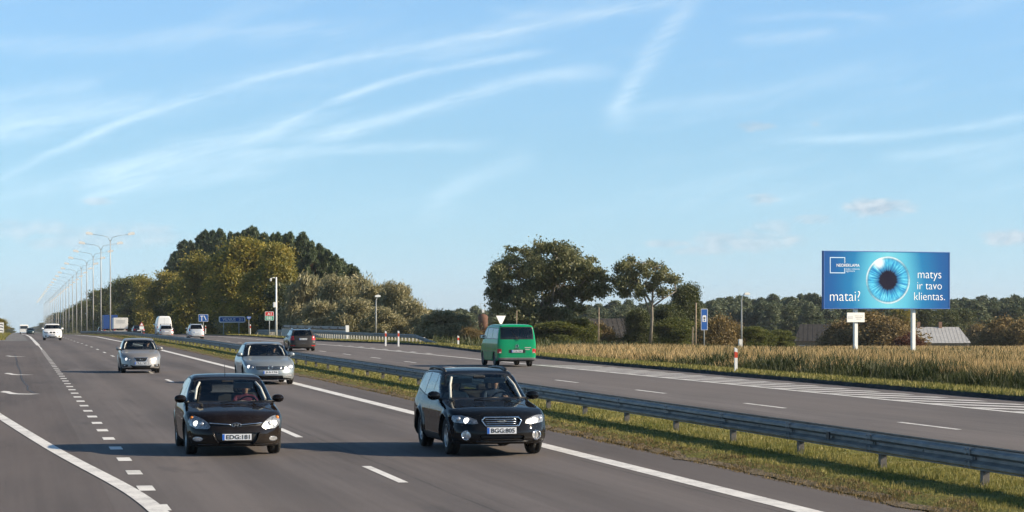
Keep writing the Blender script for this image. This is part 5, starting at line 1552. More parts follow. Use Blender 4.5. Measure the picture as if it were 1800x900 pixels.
# ---------------------------------------------------------------- dark brown hatchback, nearest left
def hatch_i():
    B = Body(4.25, 1.775,
        top=[(-2.4,.55),(-2.12,.66),(-1.98,.755),(-1.75,.83),(-1.35,.895),(-1.0,.945),(-.92,.965),(-.15,1.355),(.05,1.425),(.35,1.465),(.75,1.475),(1.25,1.445),(1.66,1.385),(1.80,1.30),(2.0,1.02),(2.12,.90),(2.5,.75)],
        sec=[(.10,.86),(.2,.93),(.3,.965),(.5,.985),(.68,1.0),(.80,.985),(.90,.955),(.95,.925),(1.0,.895),(1.2,.82),(1.42,.715),(1.55,.62)],
        plan=[(-2.2,.93),(-1.7,.965),(-1.2,.99),(-.4,1.0),(1.0,1.0),(1.5,.985),(2.2,.93)],
        nose=[(.1,.16),(.18,.06),(.28,.01),(.4,.0),(.48,.012),(.56,.045),(.66,.085),(.78,.17),(.9,.4)],
        tail=[(.1,.14),(.2,.04),(.35,.0),(.5,.0),(.62,.03),(.7,.07),(.9,.09),(1.1,.14),(1.4,.4)],
        clear=.15, wheels=(-1.275,1.375), Ra=.355, Rw=.315, bow=(.16,.12), crown=.045, nose_c=(.48,3.0), tail_c=(.25,3.4), flare=.018)
    root = vehicle('hatchback', 3.80, pole_Y(44.3, 3.8), -1, 'dark brown hatchback with registration EDG 181 in the nearest lane')
    pm = paint_mat('paint_dark_brown', (.010,.0075,.007), .0, .34, .2, .06)
    head = [(.50,.505),(.455,.545),(.50,.62),(.58,.685),(.66,.725),(.73,.745),(.80,.70),(.83,.63),(.80,.56),(.70,.505)]
    wsb = [(-.735,.955),(.735,.955),(.70,1.03),(.60,1.345),(.55,1.375),(.3,1.395),(-.3,1.395),(-.55,1.375),(-.60,1.345),(-.70,1.03)]
    wsi = [(-.70,.985),(.70,.985),(.672,1.04),(.575,1.33),(.53,1.352),(.3,1.368),(-.3,1.368),(-.53,1.352),(-.575,1.33),(-.672,1.04)]
    sf = [(-.78,.965),(-.70,1.02),(-.10,1.33),(.18,1.37),(.18,.975)]; sr = [(.26,.98),(.26,1.375),(.80,1.385),(1.05,1.36),(1.12,1.02)]; sq = [(1.19,1.04),(1.13,1.345),(1.38,1.30),(1.55,1.13)]
    cuts = [dict(part=None, slot=1, view='front', poly=wsb, yr=(-1.4,.4)), dict(part='windshield', mat=m_wind, view='front', poly=wsi, yr=(-1.4,.4)),
        dict(part='headlight', mat=m_lampg, view='front', poly=head, mirror=True),
        dict(part='lower_grille', mat=m_trim, view='front', poly=[(-.40,.435),(.40,.435),(.36,.30),(.30,.225),(-.30,.225),(-.36,.30)], depth=.03),
        dict(part='upper_grille', mat=m_trim, view='front', poly=[(-.46,.60),(-.1,.575),(.1,.575),(.46,.60),(.44,.565),(.1,.545),(-.1,.545),(-.44,.565)], depth=.015),
        dict(part='fog_light', mat=m_fog, view='front', poly=ring(.68,.315,.085,.048), mirror=True, depth=.008),
        dict(part=None, slot=1, view='front', poly=[(-.72,.195),(.72,.195),(.70,.17),(-.70,.17)]),
        dict(part='side_window', mat=m_side, view='side', poly=sf), dict(part='side_window', mat=m_side, view='side', poly=sr), dict(part='side_window', mat=m_side, view='side', poly=sq),
        dict(part='rear_window', mat=m_side, view='rear', poly=[(-.58,1.05),(.58,1.05),(.50,1.34),(-.50,1.34)]),
        dict(part='tail_light', mat=m_tail, view='rear', poly=[(.62,.78),(.86,.78),(.86,1.05),(.70,1.05)], mirror=True)] + door_lines(0, [(-.72,.30,-.62,.96),(.22,.24,.22,.97),(1.10,.60,1.14,1.0)])
    for i, c in enumerate(cuts):
        if c.get('part') == 'side_window':
            pass
    body, made = body_parts(B, cuts, .028, root, pm)
    headlamp_bulbs(B, made, [(.70,.60,1.0),(.60,.595,.7)], .052)
    for sg, o in made['headlight']:
        y = float(B.hit_y(np.array([sg*.765]), np.array([.70]))[0]); MB().lathe([(0,.012),(.03,.008),(.035,-.01)], Matrix.Translation((sg*.765,y-.002,.70)) @ Matrix.Rotation(RAD(90),4,'X'), 10).build('indicator', m_amber, o)
    wheel_set(B, root, .315)
    gf = strip_on(B, root, 'grille_chrome', [(-.47,.612),(-.30,.60),(-.1,.585)], .011, m_chrome); strip_on(B, root, 'grille_chrome', [(.47,.612),(.30,.60),(.1,.585)], .011, m_chrome)
    for pts in ([(-.42,.445),(-.37,.30),(-.30,.215)], [(.42,.445),(.37,.30),(.30,.215)]): strip_on(B, root, 'grille_frame', pts, .014, pm)
    strip_on(B, root, 'bumper_lip', [(-.66,.215),(0,.205),(.66,.215)], .012, pm)
    bd, yb = badge_ellipse(B, root, 0, .575, .082, .042)
    mb = MB()
    for x in (-.03,.03): mb.box((x, yb, .575), (.014,.01,.055), M=Matrix.Rotation(RAD(18),3,'Y'))
    mb.box((0, yb, .575), (.055,.01,.012), M=Matrix.Rotation(RAD(-12),3,'Y')); mb.build('emblem_letter', m_chrome, bd)
    plate(B, root, .36, 'EDG:181', off=.045)
    mirrors(B, root, -.62, 1.0, pm)
    cabin(B, root, -.80, .95, .02, .68, 1, .95, [(.30,1.255,-.10,.36,.13)], roof=1.42)
    MB().tube([(0,.35,1.46),(0,.45,1.62),(0,.52,1.70)], [.008,.005,.003], 5).build('antenna', m_trim, root)
    for x, a in ((-.2, 0), (.30, 0)): MB().tube([(x,-1.02,.955),(x+.28,-.98,.985),(x+.48,-.97,.985)], .009, 5).build('wiper', m_trim, root)
    return root, B
R1, B1 = hatch_i()
R1.scale = (.98,.98,.94)

# ---------------------------------------------------------------- black estate, nearest right
def estate_o():
    B = Body(4.73, 1.77,
        top=[(-2.7,.60),(-2.36,.70),(-2.2,.80),(-1.9,.875),(-1.4,.935),(-1.0,.985),(-.90,1.005),(-.08,1.43),(.15,1.50),(.5,1.535),(1.0,1.54),(1.6,1.515),(2.0,1.47),(2.12,1.38),(2.28,1.08),(2.36,1.0),(2.7,.9)],
        sec=[(.12,.86),(.25,.94),(.34,.98),(.5,.985),(.56,.975),(.75,.99),(.88,.97),(.97,.93),(1.02,.90),(1.2,.845),(1.45,.745),(1.6,.66)],
        plan=[(-2.4,.93),(-1.9,.97),(-1.3,.995),(-.4,1.0),(1.2,1.0),(1.8,.985),(2.4,.94)],
        nose=[(.12,.18),(.22,.07),(.32,.0),(.46,.0),(.54,.03),(.60,.055),(.70,.09),(.80,.16),(.92,.4)],
        tail=[(.1,.14),(.25,.02),(.45,.0),(.6,.02),(.7,.06),(1.0,.08),(1.2,.13),(1.5,.3)],
        clear=.20, wheels=(-1.42,1.25), Ra=.385, Rw=.345, bow=(.15,.08), crown=.045, nose_c=(.44,3.1), tail_c=(.2,3.6), flare=.04)
    root = vehicle('estate_car', 8.32, pole_Y(44.4, 8.32), -1, 'black estate car with roof rails and registration BGG 805 beside the median')
    pm = paint_mat('paint_black', (.006,.007,.009), .0, .3, .2, .06)
    head = [(.42,.60),(.44,.665),(.56,.715),(.70,.745),(.80,.735),(.83,.67),(.80,.615),(.66,.60),(.52,.585)]
    wsb = [(-.735,.99),(.735,.99),(.70,1.06),(.61,1.41),(.56,1.44),(.3,1.46),(-.3,1.46),(-.56,1.44),(-.61,1.41),(-.70,1.06)]
    wsi = [(-.70,1.02),(.70,1.02),(.672,1.07),(.587,1.39),(.54,1.415),(.3,1.432),(-.3,1.432),(-.54,1.415),(-.587,1.39),(-.672,1.07)]
    cuts = [dict(part=None, slot=1, view='front', poly=wsb, yr=(-1.4,.4)), dict(part='windshield', mat=m_wind, view='front', poly=wsi, yr=(-1.4,.4)),
        dict(part='headlight', mat=m_lampg, view='front', poly=head, mirror=True),
        dict(part='grille', mat=m_trim, view='front', poly=[(-.34,.655),(-.29,.70),(.29,.70),(.34,.655),(.28,.565),(-.28,.565)], depth=.03),
        dict(part='lower_intake', mat=m_trim, view='front', poly=[(-.40,.385),(.40,.385),(.38,.30),(-.38,.30)], depth=.04),
        dict(part='fog_light', mat=m_fog, view='front', poly=ring(.62,.385,.075,.075), mirror=True, depth=.012),
        dict(part=None, slot=1, view='front', poly=[(-.80,.27),(.80,.27),(.78,.20),(-.78,.20)]),
        dict(part='side_window', mat=m_side, view='side', poly=[(-.78,1.01),(-.70,1.07),(-.05,1.40),(.20,1.44),(.20,1.02)]), dict(part='side_window', mat=m_side, view='side', poly=[(.25,1.02),(.25,1.445),(.98,1.45),(1.05,1.04)]), dict(part='side_window', mat=m_side, view='side', poly=[(1.11,1.05),(1.04,1.45),(1.70,1.42),(1.98,1.14)]),
        dict(part='rear_window', mat=m_side, view='rear', poly=[(-.58,1.08),(.58,1.08),(.50,1.42),(-.50,1.42)]),
        dict(part='tail_light', mat=m_tail, view='rear', poly=[(.60,.82),(.86,.82),(.86,1.02),(.64,1.02)], mirror=True),
        dict(part=None, slot=1, view='side', poly=[(-.98,.20),(-.98,.36),(.80,.36),(.80,.20)])] + door_lines(0, [(-.74,.36,-.66,1.0),(.22,.36,.22,1.01),(1.05,.62,1.08,1.03)])
    body, made = body_parts(B, cuts, .028, root, pm)
    headlamp_bulbs(B, made, [(.60,.645,1.0),(.72,.675,.75)], .055)
    wheel_set(B, root, .345, .225)
    # chrome hexagon round the grille with two bars and a winged emblem
    hexa = [(-.35,.655),(-.30,.71),(.30,.71),(.35,.655),(.29,.555),(-.29,.555),(-.35,.655)]
    strip_on(B, root, 'grille_surround', hexa, .014, m_chrome)
    for z_, w_ in ((.672,.30),(.632,.29),(.595,.27)): strip_on(B, root, 'grille_bar', [(-w_,z_),(w_,z_)], .008, m_chrome, out=-.012)
    bd, yb = badge_ellipse(B, root, 0, .64, .05, .028)
    MB().box((0, yb, .64), (.17,.01,.016)).build('wing', m_chrome, bd)
    for sg in (-1,1):
        y = float(B.hit_y(np.array([sg*.62]), np.array([.385]))[0])
        MB().tube([(sg*.62+.082*math.cos(a), y-.006, .385+.082*math.sin(a)) for a in np.linspace(0,2*math.pi,17)], .010, 5, caps=False).build('fog_ring', m_chrome, root)
    plate(B, root, .475, 'BGG:805', off=.02, x=-.02)
    strip_on(B, root, 'bumper_bar', [(-.46,.275),(0,.265),(.46,.275)], .018, m_trim)
    mirrors(B, root, -.60, 1.03, pm, s=1.08)
    cabin(B, root, -.78, 1.0, .02, .68, 1, 1.0, [(.31,1.315,-.06,.40,.11),(-.31,1.315,-.06,.40,.11)], roof=1.48)
    for sg in (-1,1):
        MB().tube([(sg*.57,.15,1.46),(sg*.575,.25,1.515),(sg*.58,.6,1.545),(sg*.58,1.4,1.54),(sg*.565,1.78,1.50),(sg*.55,1.9,1.45)], [.03,.03,.028,.028,.03,.03], 7).build('roof_rail', m_trim, root)
    for x in (-.25, .25): MB().tube([(x,-1.0,.99),(x+.28,-.97,1.02),(x+.46,-.96,1.02)], .009, 5).build('wiper', m_trim, root)
    # bonnet creases
    return root, B
R2, B2 = estate_o()
R2.scale = (1.0,1.0,.965)

# ---------------------------------------------------------------- silver saloon in the passing lane
def simple_front(root, B, z_plate, text, mirror_y, mirror_z, pm, dash=(-.80,.95), vis=None, roof=1.4, off=.02):
    plate(B, root, z_plate, text, off=off); mirrors(B, root, mirror_y, mirror_z, pm)
    cabin(B, root, dash[0], dash[1], .02, .68, 1, .95, vis, roof=roof)
def saloon_p():
    B = Body(4.77, 1.82,
        top=[(-2.7,.6),(-2.38,.66),(-2.22,.76),(-1.9,.85),(-1.4,.92),(-1.05,.965),(-.95,.985),(-.12,1.375),(.1,1.43),(.45,1.465),(.8,1.47),(1.2,1.43),(1.45,1.36),(1.85,1.10),(2.0,1.06),(2.3,1.03),(2.4,.97),(2.7,.9)],
        sec=[(.1,.87),(.2,.935),(.35,.98),(.6,1.0),(.75,1.0),(.86,.975),(.94,.94),(1.0,.90),(1.2,.825),(1.42,.72),(1.55,.63)],
        plan=[(-2.4,.94),(-1.9,.97),(-1.2,.995),(0,1.0),(1.2,1.0),(1.9,.98),(2.4,.93)],
        nose=[(.1,.16),(.17,.05),(.28,.0),(.42,.0),(.52,.03),(.62,.05),(.70,.09),(.78,.2),(.9,.45)],
        tail=[(.1,.14),(.2,.03),(.4,.0),(.6,.0),(.8,.05),(1.0,.1),(1.2,.3)],
        clear=.15, wheels=(-1.45,1.26), Ra=.36, Rw=.32, bow=(.15,.12), crown=.045, nose_c=(.46,3.0), flare=.015)
    root = vehicle('saloon_car', 8.78, pole_Y(87.0, 8.78), -1, 'silver blue saloon with horizontal chrome grille following the black estate car')
    pm = paint_mat('paint_silver_blue', (.28,.31,.32), .55, .34, .1, .06, (.25,.23,.2))
    cuts = [dict(part=None, slot=1, view='front', poly=[(-.75,.975),(.75,.975),(.62,1.365),(.3,1.41),(-.3,1.41),(-.62,1.365)], yr=(-1.4,.4)),
        dict(part='windshield', mat=m_wind, view='front', poly=[(-.71,1.01),(.71,1.01),(.585,1.345),(.3,1.38),(-.3,1.38),(-.585,1.345)], yr=(-1.4,.4)),
        dict(part='headlight', mat=m_lampg, view='front', poly=[(.52,.535),(.54,.64),(.62,.69),(.84,.715),(.88,.64),(.82,.55),(.66,.52)], mirror=True),
        dict(part='grille', mat=m_trim, view='front', poly=[(-.50,.645),(.50,.645),(.49,.52),(-.49,.52)], depth=.02),
        dict(part='lower_intake', mat=m_trim, view='front', poly=[(-.42,.32),(.42,.32),(.46,.20),(-.46,.20)], depth=.03),
        dict(part='fog_light', mat=m_fog, view='front', poly=[(.52,.35),(.80,.37),(.80,.28),(.54,.27)], mirror=True, depth=.01),
        dict(part='side_window', mat=m_side, view='side', poly=[(-.80,1.0),(-.10,1.33),(.20,1.37),(.20,1.0)]), dict(part='side_window', mat=m_side, view='side', poly=[(.27,1.0),(.27,1.375),(.85,1.365),(1.15,1.30),(1.35,1.06)]),
        dict(part='rear_window', mat=m_side, view='rear', poly=[(-.55,1.12),(.55,1.12),(.48,1.34),(-.48,1.34)], yr=(.8,2.2)),
        dict(part='tail_light', mat=m_tail, view='rear', poly=[(.5,.76),(.9,.76),(.9,.92),(.5,.92)], mirror=True)] + door_lines(0, [(.23,.26,.23,1.0),(-.8,.3,-.72,.98)])
    body, made = body_parts(B, cuts, .04, root, pm)
    headlamp_bulbs(B, made, [(.74,.625,1.0),(.62,.60,.8)], .055); wheel_set(B, root, .32)
    for z_ in (.55,.585,.62): strip_on(B, root, 'grille_bar', [(-.48,z_),(.48,z_)], .008, m_chrome, out=-.006)
    strip_on(B, root, 'lower_chrome', [(-.80,.175),(0,.16),(.80,.175)], .014, m_chrome)
    bd, yb = badge_ellipse(B, root, 0, .60, .072, .072)
    MB().tube([(-.05,yb,.64),(-.02,yb,.56),(0,yb,.60),(.02,yb,.56),(.05,yb,.64)], .009, 5).build('emblem_letter', m_chrome, bd)
    simple_front(root, B, .43, 'JLS:176', -.64, 1.01, pm, (-.82,.97), [(.3,1.345,-.02,.3,.10)], 1.42)
    return root
R3 = saloon_p()
# ---------------------------------------------------------------- silver hatchback behind
def hatch_s():
    B = Body(4.05, 1.69,
        top=[(-2.3,.6),(-2.02,.67),(-1.86,.77),(-1.6,.85),(-1.25,.91),(-.95,.96),(-.88,.975),(-.14,1.34),(.06,1.40),(.35,1.44),(.75,1.445),(1.2,1.41),(1.58,1.35),(1.72,1.25),(1.9,1.0),(2.02,.88),(2.3,.75)],
        sec=[(.1,.86),(.2,.93),(.35,.98),(.55,.99),(.7,1.0),(.82,.98),(.92,.94),(1.0,.90),(1.2,.82),(1.42,.71),(1.55,.62)],
        plan=[(-2.1,.92),(-1.6,.97),(-1.1,.995),(0,1.0),(1.0,1.0),(1.5,.98),(2.1,.93)],
        nose=[(.1,.16),(.17,.05),(.26,.0),(.4,.01),(.5,.03),(.62,.06),(.72,.12),(.8,.22),(.9,.45)],
        tail=[(.1,.14),(.2,.04),(.4,.0),(.6,.0),(.7,.05),(1.0,.1),(1.4,.4)],
        clear=.14, wheels=(-1.2,1.26), Ra=.345, Rw=.305, bow=(.16,.12), crown=.045, nose_c=(.48,2.9), flare=.02)
    root = vehicle('hatchback', 5.17, pole_Y(103, 5.17), -1, 'silver hatchback with black trapezoid grille behind the dark brown hatchback')
    pm = paint_mat('paint_silver', (.32,.305,.29), .55, .34, .1, .06, (.25,.22,.19))
    cuts = [dict(part=None, slot=1, view='front', poly=[(-.70,.965),(.70,.965),(.58,1.335),(.3,1.375),(-.3,1.375),(-.58,1.335)], yr=(-1.4,.4)),
        dict(part='windshield', mat=m_wind, view='front', poly=[(-.665,1.0),(.665,1.0),(.55,1.315),(.3,1.345),(-.3,1.345),(-.55,1.315)], yr=(-1.4,.4)),
        dict(part='headlight', mat=m_lampg, view='front', poly=[(.36,.515),(.40,.57),(.62,.66),(.76,.69),(.79,.62),(.72,.54),(.5,.505)], mirror=True),
        dict(part='grille', mat=m_trim, view='front', poly=[(-.27,.635),(.27,.635),(.17,.49),(-.17,.49)], depth=.02),
        dict(part='lower_intake', mat=m_trim, view='front', poly=[(-.46,.35),(-.3,.31),(.3,.31),(.46,.35),(.34,.21),(-.34,.21)], depth=.03),
        dict(part='fog_light', mat=m_trim, view='front', poly=[(.52,.36),(.76,.38),(.76,.26),(.56,.26)], mirror=True, depth=.015),
        dict(part='side_window', mat=m_side, view='side', poly=[(-.74,.98),(-.08,1.30),(.22,1.34),(.22,.98)]), dict(part='side_window', mat=m_side, view='side', poly=[(.29,.98),(.29,1.345),(.85,1.33),(1.1,1.28),(1.3,1.06)]),
        dict(part='rear_window', mat=m_side, view='rear', poly=[(-.52,1.05),(.52,1.05),(.45,1.30),(-.45,1.30)]),
        dict(part='tail_light', mat=m_tail, view='rear', poly=[(.55,.75),(.82,.75),(.82,.92),(.6,.92)], mirror=True)] + door_lines(0, [(.25,.26,.25,.98),(-.74,.3,-.66,.96)])
    body, made = body_parts(B, cuts, .04, root, pm)
    headlamp_bulbs(B, made, [(.60,.585,1.0),(.48,.55,.7)], .05); wheel_set(B, root, .305)
    strip_on(B, root, 'grille_surround', [(-.28,.645),(.28,.645),(.175,.48),(-.175,.48),(-.28,.645)], .012, m_chrome)
    for sg in (-1,1):
        y = float(B.hit_y(np.array([sg*.66]), np.array([.32]))[0]); MB().lathe([(0,.0),(.035,-.004),(.04,-.02)], Matrix.Translation((sg*.66,y-.004,.32)) @ Matrix.Rotation(RAD(90),4,'X'), 10).build('fog_bulb', m_fog, root)
    y = float(B.hit_y(np.array([0.]), np.array([.57]))[0])
    bd = MB().box((0,y-.005,.585), (.11,.012,.022)).box((0,y-.005,.555), (.11,.012,.022)).box((0,y-.005,.57), (.05,.012,.05), M=Matrix.Rotation(RAD(30),3,'Y')).build('badge', m_chrome, root)
    simple_front(root, B, .42, 'FRZ:749', -.60, .99, pm, (-.76,.95), None, 1.38)
    return root
R4 = hatch_s()
# ---------------------------------------------------------------- white off-road car
def suv_w():
    B = Body(4.58, 1.88,
        top=[(-2.5,.75),(-2.28,.82),(-2.1,.92),(-1.8,1.0),(-1.3,1.05),(-.98,1.10),(-.9,1.12),(-.2,1.56),(0,1.62),(.4,1.66),(1.2,1.66),(1.8,1.62),(2.0,1.52),(2.15,1.2),(2.3,1.0),(2.6,.9)],
        sec=[(.12,.87),(.28,.95),(.45,.99),(.7,1.0),(.9,.99),(1.02,.96),(1.12,.91),(1.3,.85),(1.6,.74),(1.75,.66)],
        plan=[(-2.3,.93),(-1.8,.97),(-1.2,1.0),(1.2,1.0),(2.3,.93)],
        nose=[(.12,.16),(.25,.04),(.4,.0),(.55,.0),(.65,.02),(.8,.05),(.9,.13),(1.0,.3)],
        tail=[(.1,.14),(.3,.02),(.5,.0),(.8,.03),(1.1,.08),(1.5,.3)],
        clear=.21, wheels=(-1.40,1.40), Ra=.41, Rw=.365, bow=(.14,.08), crown=.045, nose_c=(.42,3.1), flare=.02)
    root = vehicle('off_road_car', 3.70, pole_Y(244, 3.7), -1, 'white off-road car with twin black grille far down the road')
    pm = paint_mat('paint_white', (.78,.78,.77), .0, .3, .02, .04, (.4,.38,.35))
    cuts = [dict(part='windshield', mat=m_side, view='front', poly=[(-.74,1.15),(.74,1.15),(.62,1.54),(-.62,1.54)], yr=(-1.4,.4)),
        dict(part='headlight', mat=m_lampg, view='front', poly=[(.42,.72),(.46,.82),(.82,.86),(.84,.76),(.6,.70)], mirror=True),
        dict(part='kidney_grille', mat=m_trim, view='front', poly=[(.03,.86),(.26,.86),(.28,.70),(.04,.70)], mirror=True, depth=.02),
        dict(part='lower_intake', mat=m_trim, view='front', poly=[(-.42,.42),(.42,.42),(.40,.33),(-.40,.33)], depth=.03),
        dict(part='fog_light', mat=m_trim, view='front', poly=ring(.66,.42,.08,.075,10), mirror=True, depth=.01),
        dict(part='side_window', mat=m_side, view='side', poly=[(-.7,1.14),(-.1,1.50),(1.7,1.52),(1.9,1.2),(1.6,1.14)])]
    body, made = body_parts(B, cuts, .06, root, pm)
    headlamp_bulbs(B, made, [(.66,.78,1.0)], .05, False); wheel_set(B, root, .365, .24)
    plate(B, root, .56, 'KBT:120', off=.03); mirrors(B, root, -.62, 1.15, pm, s=1.2)
    MB().rbox((0,-.55,1.0), (1.3,.4,.2), .06).build('dashboard', m_dash, root)
    for x in (-.36,.36): MB().rbox((x,.3,1.05), (.46,.16,.75), .06).build('seat', m_seat, root)
    return root
R5 = suv_w()
# ---------------------------------------------------------------- estate seen from behind
def rear_car(name, X, d, label, L, W, H, col, h=.05, metal=.4, tailw=.28, belt=.98, estate=True, plate_z=.84, text='', lamp=(.60,.88,.74,1.02), hatch=.30, racks=False, wiper=True, roofz=None, seats=True, yaw=0.0, rail=False, win_top=None):
    k = H/1.47
    te = [(L/2-.42,H-.07),(L/2-.30,H-.17),(L/2-.10,belt+.06),(L/2,belt-.06),(L/2+.3,belt-.15)] if estate else [(.95,H-.06),(1.35,H-.22),(L/2-.55,belt+.10),(L/2-.35,belt+.06),(L/2-.05,belt),(L/2+.3,belt-.2)]
    B = Body(L, W,
        top=[(-L/2-.3,.6*k),(-L/2,.67*k),(-L/2+.16,.77*k),(-L/2+.6,.87*k),(-1.05,.96*k),(-.95,.98*k),(-.12,H-.11),(.1,H-.05),(.5,H),(1.0,H-.005)] + te,
        sec=[(.1,.87),(.22,.94),(.35,.98),(.6,1.0),(.78*k,.995),(.9*k,.955),(1.0*k,.90),(1.2*k,.825),(H-.03,.72),(H+.1,.63)],
        plan=[(-L/2,.93),(-1.5,.98),(0,1.0),(1.2,1.0),(L/2,.94)],
        nose=[(.1,.16),(.2,.04),(.4,.0),(.6,.03),(.72,.12),(.9,.45)],
        tail=[(.1,.14),(.2,.03),(.38,.0),(.55,.0),(.62,.03),(.75,.06),(belt,.09),(H-.1,.3),(H,.4)] if estate else [(.1,.14),(.2,.03),(.4,.0),(.6,.0),(.8,.04),(1.0,.12),(1.2,.3)],
        clear=.16, wheels=(-L/2+.9, L/2-.92), Ra=.36, Rw=.318, bow=(.14,.10), crown=.045, tail_c=(.22,3.4), flare=.015)
    root = vehicle(name, X, pole_Y(d, X) + L/2, 1, label, yaw=yaw)
    pm = paint_mat('paint_'+name+'_%d' % int(d), col, metal, .32, .12, .08, (.2,.18,.16))
    wt = (H-.10) if win_top is None else win_top
    x0, z0, x1, z1 = lamp
    cuts = [dict(part=None, slot=1, view='rear', poly=[(-.66,belt+.0),(.66,belt+.0),(.55,wt+.02),(-.55,wt+.02)], yr=(0.6,L/2+.1)), dict(part='rear_window', mat=m_side, view='rear', poly=[(-.62,belt+.04),(.62,belt+.04),(.52,wt),(-.52,wt)], yr=(0.6,L/2+.1)),
        dict(part='windshield', mat=m_wind, view='front', poly=[(-.70,1.0*k),(.70,1.0*k),(.57,H-.14),(-.57,H-.14)], yr=(-1.4,.4)),
        dict(part='tail_light', mat=m_tail, view='rear', poly=[(x0,z0),(W/2,z0-.02),(W/2,z1),(x0+.04,z1-.02)], mirror=True),
        dict(part='headlight', mat=m_lampg, view='front', poly=[(.5,.54*k),(.55,.66*k),(.86,.70*k),(.86,.58*k)], mirror=True),
        dict(part='bumper_reflector', mat=m_tail, view='rear', poly=[(.55,.34),(.82,.34),(.82,.40),(.55,.40)], mirror=True),
        dict(part=None, slot=1, view='rear', poly=[(-.75,.26),(.75,.26),(.75,.17),(-.75,.17)]),
        dict(part='side_window', mat=m_side, view='side', poly=[(-.78,belt+.01),(-.1,H-.14),(.22,H-.10),(.22,belt+.01)]), dict(part='side_window', mat=m_side, view='side', poly=[(.29,belt+.01),(.29,H-.10),(1.0,H-.10),(1.05,belt+.03)]),
        dict(part=None, slot=1, view='rear', poly=[(-.70,.60),(.70,.60),(.70,.588),(-.70,.588)])] + door_lines(0, [(.25,.28,.25,belt)])
    if estate: cuts.insert(8, dict(part='side_window', mat=m_side, view='side', poly=[(1.11,belt+.04),(1.06,H-.10),(L/2-.62,H-.13),(L/2-.40,belt+.10)]))
    body, made = body_parts(B, cuts, h, root, pm)
    wheel_set(B, root, .318)
    plate(B, root, plate_z, text, front=False, off=.02)
    mirrors(B, root, -.64, 1.0*k, pm)
    if seats: cabin(B, root, -.82, .97*k, .02, .68, 1, .95, None, roof=H-.06)
    if wiper:
        y = float(B.hit_y(np.array([0.]), np.array([belt+.05]), False)[0]); y2 = float(B.hit_y(np.array([-.3]), np.array([belt+.22]), False)[0])
        MB().tube([(0,y+.02,belt+.0),(-.3,y2+.015,belt+.2)], .010, 5).build('wiper', m_trim, root)
    if rail:
        for sg in (-1,1): MB().tube([(sg*W*.315,.1,H-.04),(sg*W*.325,.3,H+.025),(sg*W*.325,1.3,H+.02),(sg*W*.315,1.6,H-.06)], .02, 6).build('roof_rail', m_chrome, root)
    if racks:
        for y_ in (.25, 1.05):
            mb = MB(); mb.tube([(-W*.36,y_,H+.10),(W*.36,y_,H+.10)], .022, 6)
            for sg in (-1,1): mb.tube([(sg*W*.34,y_,H-.05),(sg*W*.34,y_,H+.12)], .025, 6)
            mb.build('roof_bar', m_trim, root)
    return root, B
R6, B6 = rear_car('estate_car', 18.7, 160, 'dark grey brown estate car driving away, level with the bridge parapet', 4.57, 1.78, 1.47, (.045,.042,.04), .04, .15, plate_z=.80, text='FKG 418', lamp=(.58,.74,.0,1.02), rail=True)
R7, _ = rear_car('compact_mpv', 19.3, 262, 'silver white compact car driving away below the blue lane sign', 4.2, 1.75, 1.60, (.62,.63,.63), .07, .3, belt=1.05, plate_z=.70, lamp=(.66,.85,.0,1.25), seats=False, rail=True)
R8, _ = rear_car('estate_car', 17.2, 280, 'silver estate car with dark roof bars in front of the tall white van', 4.5, 1.72, 1.46, (.50,.47,.45), .07, .4, plate_z=.72, lamp=(.6,.78,.0,.95), racks=True, seats=False)
R9, _ = rear_car('dark_saloon', 17.0, 338, 'dark blue car driving away beside the warning sign', 4.4, 1.74, 1.45, (.02,.025,.035), .08, .3, estate=False, plate_z=.75, lamp=(.5,.78,.0,.95), seats=False, wiper=False)
R10, _ = rear_car('dark_saloon', 16.7, 470, 'far dark car at the left of the blue lorry', 4.4, 1.74, 1.5, (.02,.022,.028), .1, .3, estate=True, plate_z=.75, lamp=(.6,.78,.0,.95), seats=False, wiper=False)

